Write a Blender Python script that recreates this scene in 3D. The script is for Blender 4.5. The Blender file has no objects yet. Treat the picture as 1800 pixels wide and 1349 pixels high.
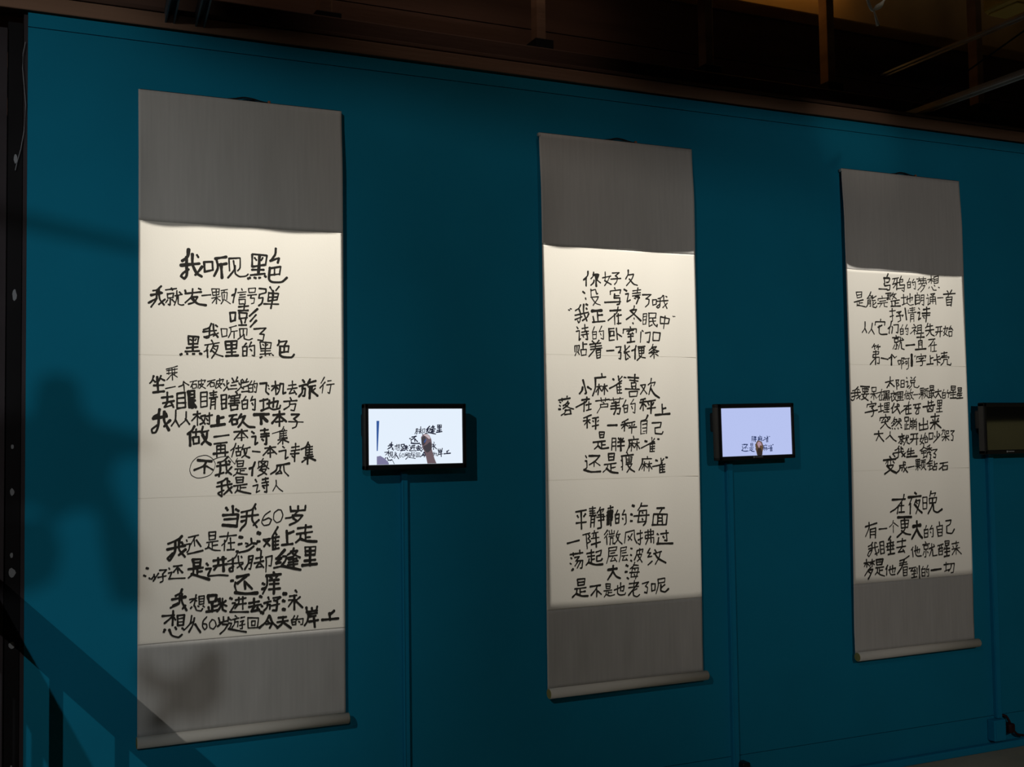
import bpy, bmesh, math, random
from mathutils import Vector, Matrix

C = bpy.context.scene.collection
S = bpy.context.scene
random.seed(7)

# ------------------------------------------------------------------ camera
cam = bpy.data.cameras.new('camera')
cam.sensor_fit = 'HORIZONTAL'; cam.sensor_width = 36.0
cam.lens = 1983.45 / 1800 * 36
cam.clip_start = 0.05; cam.clip_end = 60
co = bpy.data.objects.new('camera', cam); C.objects.link(co)
_r = Vector((0.90956, -0.41534, -0.01428)); _f = Vector((0.41540, 0.90832, 0.04878))
_f.normalize(); _u = _r.cross(_f).normalized(); _r = _f.cross(_u).normalized()
co.matrix_world = Matrix(((_r.x, _u.x, -_f.x, 0.0), (_r.y, _u.y, -_f.y, -3.9938), (_r.z, _u.z, -_f.z, 1.5), (0, 0, 0, 1)))
S.camera = co

# ------------------------------------------------------------------ world, exposure
w = bpy.data.worlds.new('world'); S.world = w; w.use_nodes = True
w.node_tree.nodes['Background'].inputs[0].default_value = (0.75, 0.85, 1.0, 1)
w.node_tree.nodes['Background'].inputs[1].default_value = 0.0
S.view_settings.view_transform = 'Standard'
S.view_settings.look = 'None'
S.view_settings.exposure = 0.0
S.view_settings.gamma = 1.0
S.view_settings.use_curve_mapping = False

# ------------------------------------------------------------------ lamps (the roof, partition and ledge spots are added fill without housings)
def spot(name, loc, target, energy, color, angle, radius, blend=0.0):
    l = bpy.data.lights.new(name, 'SPOT'); l.energy = energy; l.color = color
    l.spot_size = math.radians(angle); l.spot_blend = blend; l.shadow_soft_size = radius
    o = bpy.data.objects.new(name, l); C.objects.link(o)
    o.location = loc
    o.rotation_euler = (Vector(target) - Vector(loc)).to_track_quat('-Z', 'Y').to_euler()
    return o

FRAME_Y, FRAME_Z = -1.4, 3.75
FRAMING = [  # lamp x, energy, corners of the beam on the paper: top-left, top-right, bottom-right, bottom-left (x, z)
    (0.90, 258, ((0.434, 2.249), (1.137, 2.257), (1.139, 0.826), (0.436, 0.832))),
    (2.32, 275, ((1.955, 2.262), (2.664, 2.272), (2.672, 0.846), (1.967, 0.852))),
    (3.60, 180, ((3.478, 2.260), (4.177, 2.238), (4.204, 0.848), (3.480, 0.852))),
]
WARM = (1.0, 0.965, 0.90)
L_WASH = Vector((-3.6, -6.3, 4.7))
L_SIDE = Vector((-1.0, -7.0, 3.04))
L_RIGHT = Vector((1.6, -6.6, 2.88))
L_ROOF = Vector((2.9, -1.6, 4.4))
spot('wash_lamp', L_WASH, (0.25, 0, 1.9), 305, (1.0, 0.98, 0.94), 46, 0.012, 1.0)
spot('side_lamp', L_SIDE, (-0.25, 0, 1.35), 195, (0.88, 0.95, 1.0), 31, 0.018, 0.9)
spot('room_lamp', L_RIGHT, (4.8, 0, 1.9), 180, (1.0, 0.96, 0.95), 54, 0.012, 1.0)
spot('roof_fill', L_ROOF, (3.36, -0.5, 3.38), 14.0, (1.0, 0.90, 0.78), 15, 0.03, 1.0)  # added pin spot on the cable tie and truss
spot('partition_fill', (6.3, -2.9, 3.6), (7.6, -3.0, 1.0), 160, (1.0, 0.95, 0.75), 80, 0.05, 0.8)  # added so the partition shows in the dark screen
spot('ledge_fill', (1.9, -1.1, 4.6), (1.75, 0.06, 3.0), 13.0, (1.0, 0.80, 0.68), 46, 0.03, 1.0)  # added warm fill for the ledge and wall top
def tube_lamp(name, x, y, z, length, energy, color):
    l = bpy.data.lights.new(name, 'AREA'); l.shape = 'RECTANGLE'; l.size = length; l.size_y = 0.03; l.energy = energy; l.color = color
    o = bpy.data.objects.new(name, l); C.objects.link(o); o.location = (x, y, z); o.rotation_euler = (math.radians(40), 0, 0)
tube_lamp('roof_tube', 3.45, .36, 3.86, 0.8, 0.8, (1.0, 0.58, 0.16))
tube_lamp('loft_fill', 1.45, .235, 3.50, 2.2, 0.40, (1.0, 0.74, 0.56))  # both loft tubes are added fill for the dim roof space
tube_lamp('loft_fill', 4.4, .235, 3.92, 1.4, 0.05, (1.0, 0.92, 0.80))

# ------------------------------------------------------------------ materials
def mat(name, col, rough=0.6, spec=0.3, noise=0.0, nscale=6.0, bump=0.0, bscale=80.0, metallic=0.0, stretch=None):
    m = bpy.data.materials.new(name); m.use_nodes = True
    nt = m.node_tree; b = nt.nodes['Principled BSDF']
    b.inputs['Base Color'].default_value = (*col, 1); b.inputs['Roughness'].default_value = rough
    b.inputs['Specular IOR Level'].default_value = spec; b.inputs['Metallic'].default_value = metallic
    tc = nt.nodes.new('ShaderNodeTexCoord'); src = tc.outputs['Object']
    if stretch:
        mp = nt.nodes.new('ShaderNodeMapping'); mp.inputs['Scale'].default_value = stretch
        nt.links.new(src, mp.inputs['Vector']); src = mp.outputs['Vector']
    if noise:
        n = nt.nodes.new('ShaderNodeTexNoise'); n.inputs['Scale'].default_value = nscale; n.inputs['Detail'].default_value = 6
        nt.links.new(src, n.inputs['Vector'])
        r = nt.nodes.new('ShaderNodeMapRange'); r.inputs['From Min'].default_value = 0.25; r.inputs['From Max'].default_value = 0.75
        r.inputs['To Min'].default_value = 1 - noise; r.inputs['To Max'].default_value = 1 + noise
        nt.links.new(n.outputs['Fac'], r.inputs['Value'])
        mx = nt.nodes.new('ShaderNodeMix'); mx.data_type = 'RGBA'; mx.blend_type = 'MULTIPLY'; mx.inputs['Factor'].default_value = 1
        mx.inputs['A'].default_value = (*col, 1); nt.links.new(r.outputs['Result'], mx.inputs['B'])
        nt.links.new(mx.outputs['Result'], b.inputs['Base Color'])
    if bump:
        n2 = nt.nodes.new('ShaderNodeTexNoise'); n2.inputs['Scale'].default_value = bscale; n2.inputs['Detail'].default_value = 4
        nt.links.new(src, n2.inputs['Vector'])
        bp = nt.nodes.new('ShaderNodeBump'); bp.inputs['Strength'].default_value = bump; bp.inputs['Distance'].default_value = 0.004
        nt.links.new(n2.outputs['Fac'], bp.inputs['Height']); nt.links.new(bp.outputs['Normal'], b.inputs['Normal'])
    return m

def emit(name, col, strength=1.0):
    m = bpy.data.materials.new(name); m.use_nodes = True
    b = m.node_tree.nodes['Principled BSDF']
    b.inputs['Base Color'].default_value = (0.01, 0.01, 0.012, 1); b.inputs['Roughness'].default_value = 0.35
    b.inputs['Emission Color'].default_value = (*col, 1); b.inputs['Emission Strength'].default_value = strength
    return m

M = dict(
    teal=mat('teal_paint', (0.008, 0.252, 0.41), 0.85, 0.06, 0.05, 3.0, 0.05, 120),
    trunk=mat('teal_trunking_paint', (0.004, 0.27, 0.47), 0.6, 0.15, 0.05, 5.0),
    mount=mat('mounting_cloth', (0.60, 0.575, 0.535), 0.9, 0.05, 0.05, 4.0, 0.15, 500, stretch=(22, 1, 1.2)),
    paper=mat('scroll_paper', (0.80, 0.755, 0.665), 0.9, 0.05, 0.03, 2.5, 0.10, 420, stretch=(1, 1, 0.35)),
    ink=mat('brush_ink', (0.020, 0.018, 0.015), 0.7, 0.15, 0.25, 60.0),
    seam=mat('paper_join', (0.70, 0.655, 0.56), 0.9, 0.05),
    rod=mat('dark_rod_wood', (0.035, 0.025, 0.02), 0.6),
    knob=mat('bamboo_end', (0.42, 0.36, 0.12), 0.6, 0.3, 0.15, 80),
    cord=mat('black_cord', (0.02, 0.018, 0.018), 0.9, 0.1),
    clip=mat('copper_clip', (0.35, 0.12, 0.05), 0.5, 0.4),
    black=mat('black_plastic', (0.012, 0.012, 0.013), 0.45, 0.35),
    dull=mat('black_paint', (0.009, 0.008, 0.009), 0.8, 0.2, 0.4, 4.0),
    chip=mat('bare_spots', (0.30, 0.31, 0.33), 0.8, 0.2),
    greywall=mat('grey_brown_panel', (0.055, 0.046, 0.05), 0.9, 0.1, 0.2, 5.0),
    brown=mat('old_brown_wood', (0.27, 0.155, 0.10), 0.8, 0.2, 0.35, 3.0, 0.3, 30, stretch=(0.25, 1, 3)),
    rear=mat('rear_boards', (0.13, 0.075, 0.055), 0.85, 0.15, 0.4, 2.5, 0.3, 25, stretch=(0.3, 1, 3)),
    steel=mat('blue_grey_steel', (0.12, 0.16, 0.19), 0.5, 0.4, 0.3, 6.0),
    galv=mat('worn_steel', (0.34, 0.33, 0.31), 0.5, 0.4, 0.3, 8.0),
    floor=mat('concrete_floor', (0.56, 0.46, 0.33), 0.7, 0.3, 0.3, 1.8, 0.2, 40),
    room=mat('dark_room_paint', (0.030, 0.028, 0.028), 0.9, 0.1, 0.2, 1.0),
    beam=mat('warm_pool_tint', (0.45, 0.26, 0.10), 0.7, 0.2, 0.2, 4.0),  # lighter and warmer than the rear boards, painting in the light pool
    white=mat('white_plastic', (0.62, 0.58, 0.50), 0.6, 0.3),
    yellow=mat('yellow_enamel', (0.45, 0.30, 0.05), 0.5, 0.4),
    olive=mat('olive_board', (0.40, 0.38, 0.20), 0.8, 0.2, 0.1, 2.0),
    glass=mat('dark_screen_glass', (0.012, 0.013, 0.012), 0.05, 1.0),
    badge=mat('badge_grey', (0.30, 0.30, 0.31), 0.4, 0.5),
    pale=mat('pale_badge', (0.6, 0.6, 0.6), 0.4, 0.5),
    plug=mat('dark_red_plug', (0.035, 0.007, 0.009), 0.6, 0.3),
)

# ------------------------------------------------------------------ mesh helpers
def link(name, bm, m, parent=None, smooth=False):
    bmesh.ops.recalc_face_normals(bm, faces=bm.faces)
    me = bpy.data.meshes.new(name); bm.to_mesh(me); bm.free()
    me.materials.append(m)
    if smooth:
        for p in me.polygons: p.use_smooth = True
    o = bpy.data.objects.new(name, me); C.objects.link(o)
    if parent is not None:
        o.parent = parent
        # meshes are authored in world metres; keep them there
        q = parent; base = Vector((0, 0, 0))
        while q is not None: base += q.location; q = q.parent
        me.transform(Matrix.Translation(-base))
    return o

def settle(o):
    """put the origin of a top-level mesh at the middle of its underside"""
    vs = [v.co for v in o.data.vertices]
    lo = Vector(min(v[i] for v in vs) for i in range(3)); hi = Vector(max(v[i] for v in vs) for i in range(3))
    c = Vector(((lo.x + hi.x) / 2, (lo.y + hi.y) / 2, lo.z))
    o.data.transform(Matrix.Translation(-c)); o.location = c
    return o

def tag(o, label, cat, group=None):
    o['label'] = label; o['category'] = cat
    if group: o['group'] = group
    return o

def thing(name, label, cat, loc, group=None):
    o = bpy.data.objects.new(name, None); C.objects.link(o); o.location = loc
    o.empty_display_size = 0.1
    return tag(o, label, cat, group)

def struct(name, bm, m):
    o = link(name, bm, m); o['kind'] = 'structure'; return o

def box(bm, lo, hi, bevel=0.0, seg=2):
    lo = Vector(lo); hi = Vector(hi)
    r = bmesh.ops.create_cube(bm, size=1.0)
    vs = r['verts']
    for v in vs:
        v.co = Vector((lo[i] + (hi[i] - lo[i]) * (v.co[i] + 0.5) for i in range(3)))
    if bevel:
        es = list({e for v in vs for e in v.link_edges})
        bmesh.ops.bevel(bm, geom=es, offset=bevel, segments=seg, affect='EDGES', profile=0.5)
    return vs

def nb(): return bmesh.new()

def tube(bm, pts, r, n=10, cap=True):
    pts = [Vector(p) for p in pts]; rings = []
    rad = r if callable(r) else (lambda t: r)
    up = Vector((0, 0, 1))
    for i, p in enumerate(pts):
        t = (pts[min(i + 1, len(pts) - 1)] - pts[max(i - 1, 0)]).normalized()
        a = t.cross(up)
        if a.length < 1e-3: a = t.cross(Vector((1, 0, 0)))
        a.normalize(); b = t.cross(a).normalized()
        k = rad(i / max(len(pts) - 1, 1))
        rings.append([bm.verts.new(p + (a * math.cos(q) + b * math.sin(q)) * k) for q in [2 * math.pi * j / n for j in range(n)]])
    for A, B in zip(rings, rings[1:]):
        for j in range(n): bm.faces.new((A[j], A[(j + 1) % n], B[(j + 1) % n], B[j]))
    if cap: bm.faces.new(rings[0]); bm.faces.new(list(reversed(rings[-1])))

def prism(bm, poly, y0, y1):
    """polygon in x,z extruded from y0 to y1"""
    a = [bm.verts.new((x, y0, z)) for x, z in poly]; b = [bm.verts.new((x, y1, z)) for x, z in poly]
    bm.faces.new(a); bm.faces.new(list(reversed(b)))
    n = len(poly)
    for i in range(n): bm.faces.new((a[i], a[(i + 1) % n], b[(i + 1) % n], b[i]))

def smooth_line(P, step):
    """Catmull-Rom through P, sampled about every `step`"""
    if len(P) == 2: Q = [P[0], P[0].lerp(P[1], 0.33), P[0].lerp(P[1], 0.67), P[1]]
    else: Q = P
    E = [Q[0] * 2 - Q[1]] + Q + [Q[-1] * 2 - Q[-2]]
    out = []
    for i in range(1, len(E) - 2):
        a, b, c, d = E[i - 1], E[i], E[i + 1], E[i + 2]
        # sharp turns stay sharp
        n = max(2, int((c - b).length / step))
        k1 = 0.5 * max(0.0, (b - a).normalized().dot((c - b).normalized())) if (b - a).length > 1e-9 and (c - b).length > 1e-9 else 0
        k2 = 0.5 * max(0.0, (c - b).normalized().dot((d - c).normalized())) if (d - c).length > 1e-9 and (c - b).length > 1e-9 else 0
        m1 = (c - a) * k1; m2 = (d - b) * k2
        for j in range(n):
            t = j / n; t2 = t * t; t3 = t2 * t
            out.append(b * (2 * t3 - 3 * t2 + 1) + m1 * (t3 - 2 * t2 + t) + c * (-2 * t3 + 3 * t2) + m2 * (t3 - t2))
    out.append(Q[-1])
    return out

def brush(bm, P, width, place, lift, rng):
    """one brush stroke: a rounded ribbon of uneven width; place(x, y, lift) maps sheet millimetres to the world"""
    wob = width * 0.05
    P = [Vector((x + rng.uniform(-wob, wob), y + rng.uniform(-wob, wob))) for x, y in P]
    L = smooth_line(P, max(2.5, width * 0.35))
    n = len(L); ph = rng.uniform(0, 6.28); left = []; right = []
    h0 = rng.uniform(0.95, 1.2); h1 = rng.uniform(0.8, 1.15)
    for i, p in enumerate(L):
        t = (L[min(i + 1, n - 1)] - L[max(i - 1, 0)])
        if t.length < 1e-6: t = Vector((1, 0))
        t.normalize(); nrm = Vector((-t.y, t.x))
        f = i / max(n - 1, 1)
        k = width * 0.5 * (h0 * (1 - f) + h1 * f) * (0.96 + 0.09 * math.sin(ph + f * 7) - 0.10 * math.sin(math.pi * f))
        left.append(p + nrm * k * rng.uniform(0.93, 1.07)); right.append(p - nrm * k * rng.uniform(0.93, 1.07))
    t0 = (L[0] - L[1]).normalized(); t1 = (L[-1] - L[-2]).normalized()
    def cap(c, a, b, t):
        r = (a - b).length / 2; m = (a + b) / 2; s = (a - b) / 2
        return [m + s * math.cos(q) + t * r * 0.85 * math.sin(q) for q in (0.52, 1.05, 1.57, 2.09, 2.62)]
    capend = cap(L[-1], left[-1], right[-1], t1); capst = cap(L[0], right[0], left[0], t0)
    V = lambda q: bm.verts.new(place(q.x, q.y, lift))
    lv = [V(q) for q in left]; rv = [V(q) for q in right]
    for i in range(n - 1): bm.faces.new((lv[i], lv[i + 1], rv[i + 1], rv[i]))
    bm.faces.new([lv[-1]] + [V(q) for q in capend] + [rv[-1]])
    bm.faces.new([rv[0]] + [V(q) for q in capst] + [lv[0]])

def parse(txt):
    out = []
    for ln in txt.split('\n'):
        row = []
        for word in ln.split(' '):
            ch, body = word.split('|')
            st = []
            for s in body.split(';'):
                v = [float(q) for q in s.split(',')]
                st.append((v[0], [(v[i], v[i + 1]) for i in range(1, len(v), 2)]))
            row.append((ch, st))
        out.append(row)
    return out

# ------------------------------------------------------------------ the setting
X0, X1, TOP = 0.086, 9.0, 2.932
def prof(bm, pts, xa, xb):
    a = [bm.verts.new((xa, y, z)) for y, z in pts]; b = [bm.verts.new((xb, y, z)) for y, z in pts]
    n = len(pts)
    bm.faces.new(a); bm.faces.new(list(reversed(b)))
    for i in range(n): bm.faces.new((a[i], b[i], b[(i + 1) % n], a[(i + 1) % n]))
bm = nb()   # free-standing exhibition wall; two narrow joints run along it
g = 0.0014
prof(bm, [(0, 0), (0, .155 - g), (.012, .155 - g), (.012, .155 + g), (0, .155 + g), (0, 2.884 - g), (.012, 2.884 - g), (.012, 2.884 + g), (0, 2.884 + g), (0, TOP), (.09, TOP), (.09, 0)], X0, X1)
struct('wall_back', bm, M['teal'])
bm = nb(); box(bm, (.0735, .004, 0), (.0858, .09, 2.925)); struct('trim_1', bm, M['greywall'])
bm = nb(); box(bm, (-3.2, -.004, 0), (.024, .06, 2.87)); struct('wall_left', bm, M['greywall'])
bm = nb(); box(bm, (-3.5, .012, 2.945), (9.0, .10, 2.998), .004); struct('trim_2', bm, M['brown'])
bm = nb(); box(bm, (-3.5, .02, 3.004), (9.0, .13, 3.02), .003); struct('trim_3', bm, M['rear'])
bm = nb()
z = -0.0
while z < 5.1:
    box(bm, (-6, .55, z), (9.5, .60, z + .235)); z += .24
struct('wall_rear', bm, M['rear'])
bm = nb(); box(bm, (-6, -9, -.1), (9.5, .55, 0)); struct('floor', bm, M['floor'])
bm = nb(); box(bm, (-6, -9, 5.1), (9.5, .6, 5.2)); struct('ceiling', bm, M['room'])
bm = nb(); box(bm, (9.5, -9, 0), (9.6, .6, 5.1)); struct('wall_right', bm, M['room'])
bm = nb(); box(bm, (-6.1, -9, 0), (-6, .6, 5.1)); struct('wall_side', bm, M['room'])
bm = nb(); box(bm, (-6, -9.1, 0), (9.5, -9, 5.1)); struct('wall_front', bm, M['room'])
bm = nb(); box(bm, (3.4, -.035, 0), (9.0, 0, .034), .006); struct('baseboard_back', bm, M['trunk'])

# black steel column at the free end of the wall
col = thing('steel_column', 'black steel column with bare paint spots at the left end of the teal wall', 'column', (.049, .02, 0))
bm = nb(); box(bm, (.026, .004, 0), (.0725, .05, 2.895), .002); link('shaft', bm, M['dull'], col)
for (px, pz, a, b) in [(.0505, 2.44, .006, .016), (.0505, 1.99, .007, .02), (.0475, 1.497, .005, .008), (.0475, 1.35, .007, .012), (.0475, 1.147, .005, .009), (.049, 1.09, .011, .017), (.050, .86, .010, .013), (.050, .43, .008, .05)]:
    bm = nb(); n = 11
    prism(bm, [(px + a * math.cos(q) * (0.8 + .3 * random.random()), pz + b * math.sin(q) * (0.8 + .3 * random.random())) for q in [2 * math.pi * i / n for i in range(n)]], .0030, .0042)
    link('bare_spot', bm, M['chip'], col)
bm = nb(); tube(bm, [(.078, -.004, 2.83), (.071, -.006, 2.79), (.070, -.006, 2.74), (.074, -.005, 2.69), (.080, -.004, 2.62), (.075, -.004, 2.53), (.066, -.004, 2.47), (.056, -.004, 2.43), (.050, -.003, 2.40)], .0012, 6)
tag(settle(link('loose_wire', bm, M['chip'])), 'thin loose wire hanging down the black column beside the teal wall', 'wire')

# ------------------------------------------------------------------ under the roof
def upright(x, xw, zb, label, foot=True):
    t = thing('timber_post', label, 'post', (x, .3, zb), 'posts standing above the teal wall')
    bm = nb(); box(bm, (x - xw / 2, .27, zb + (.03 if foot else 0)), (x + xw / 2, .33, 5.1), .004); link('shaft', bm, M['brown'], t)
    if foot:
        bm = nb(); box(bm, (x - xw * .9, .25, zb - .015), (x + xw * 1.15, .36, zb + .03), .004); link('foot_bracket', bm, M['dull'], t)
    return t
upright(1.169, .05, 3.155, 'shorter brown post above the gap right of the first scroll')
upright(2.113, .042, 3.175, 'reddish brown post above the left part of the middle scroll')
upright(2.975, .044, 3.172, 'dim brown post above the wall between middle and right scroll')
upright(3.685, .046, 3.176, 'dark post beside the warm lit rail above the right scroll')
upright(4.672, .044, 3.181, 'short dark post stub under the steel truss at far right')
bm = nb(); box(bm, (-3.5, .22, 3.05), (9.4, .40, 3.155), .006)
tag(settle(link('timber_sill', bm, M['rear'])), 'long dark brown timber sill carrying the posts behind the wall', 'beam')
# slanting double steel brace above the first scroll
br = thing('roof_brace', 'blue grey double steel brace slanting up above the first scroll', 'brace', (.57, .05, 2.99))
dirv = Vector((0, -1, .355)).normalized()
for dx in (-.045, .058):
    bm = nb()
    P = Vector((.585 + dx, .06, 3.0)); Q = P + dirv * 3.6
    for sx, wd in ((0, .034),):
        up = Vector((1, 0, 0)).cross(dirv).normalized()
        for (a0, a1, b0, b1) in ((-wd / 2, wd / 2, 0, .006), (-wd / 2, -wd / 2 + .006, 0, .05), (wd / 2 - .006, wd / 2, 0, .05)):
            vs = box(bm, (0, 0, 0), (1, 1, 1))
            for v in vs:
                v.co = P + Vector((1, 0, 0)) * (a0 + (a1 - a0) * v.co.x) + (Q - P) * v.co.y + (-up) * (b0 + (b1 - b0) * v.co.z) * -1
    link('channel', bm, M['steel'], br)
bm = nb(); box(bm, (.50, .03, 2.999), (.69, .12, 3.012), .002); link('foot_plate', bm, M['dull'], br)

# steel truss running out of the wall towards the viewer at right
tr = thing('roof_truss', 'steel roof truss running from the wall top towards the upper right corner', 'truss', (4.13, .3, 3.05))
for (xx, zz, nm) in ((4.10, 3.06, 'bottom_chord'), (4.215, 3.375, 'top_chord')):
    bm = nb()
    if nm == 'bottom_chord':
        for dx in (-.020, .020):
            box(bm, (xx + dx - .007, -6.5, zz), (xx + dx + .007, .5, zz + .012))
            box(bm, (xx + dx * .6 - .002, -6.5, zz + .004), (xx + dx * .6 + .002, .5, zz + .03))
    else:
        box(bm, (xx - .009, -6.5, zz), (xx + .009, .5, zz + .010))
        box(bm, (xx + .024, -6.5, zz - .002), (xx + .028, .5, zz + .006))
    link(nm, bm, M['galv'], tr)
for k in range(6):
    y = .2 - 1.1 * k
    bm = nb(); tube(bm, [(4.10, y, 3.085), (4.215, y - .9, 3.385)], .004, 6); link('web_bar', bm, M['dull'], tr)

# ochre rail added to carry the warm light pool, a white tie on it, a yellow lamp cover
bm = nb(); box(bm, (2.0, .42, 3.60), (9.4, .54, 3.98), .006)
tag(settle(link('pool_rail', bm, M['beam'])), 'ochre rail added for the warm light pool above the right scroll', 'beam')
bm = nb()
def arc(pts): return smooth_line([Vector(p) for p in pts], .01)
tube(bm, arc([(3.205, -.5, 3.30), (3.212, -.5, 3.275), (3.222, -.5, 3.245), (3.236, -.5, 3.226), (3.246, -.5, 3.225)]), .0062, 8)
tube(bm, arc([(3.246, -.5, 3.226), (3.254, -.5, 3.20), (3.266, -.5, 3.165)]), lambda t: .0030 + .0045 * t, 8)
tube(bm, arc([(3.246, -.5, 3.227), (3.262, -.5, 3.24), (3.283, -.5, 3.253), (3.305, -.5, 3.28)]), lambda t: .0035 + .008 * math.sin(min(1, t * 1.2) * 3.0), 8)
tag(settle(link('cable_tie', bm, M['white'], None, True)), 'white cable tie with short tail hanging near the upper right ceiling', 'cable tie')
lc = thing('lamp_cover', 'yellow rounded lamp cover cut by the top right frame edge', 'lamp', (4.05, -.5, 3.32))
bm = nb(); box(bm, (3.935, -.62, 3.335), (4.075, -.42, 3.46), .02, 3); link('cover', bm, M['yellow'], lc)
bm = nb(); box(bm, (3.95, -.60, 3.326), (4.06, -.44, 3.336), .004); link('lip', bm, M['yellow'], lc)

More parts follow.
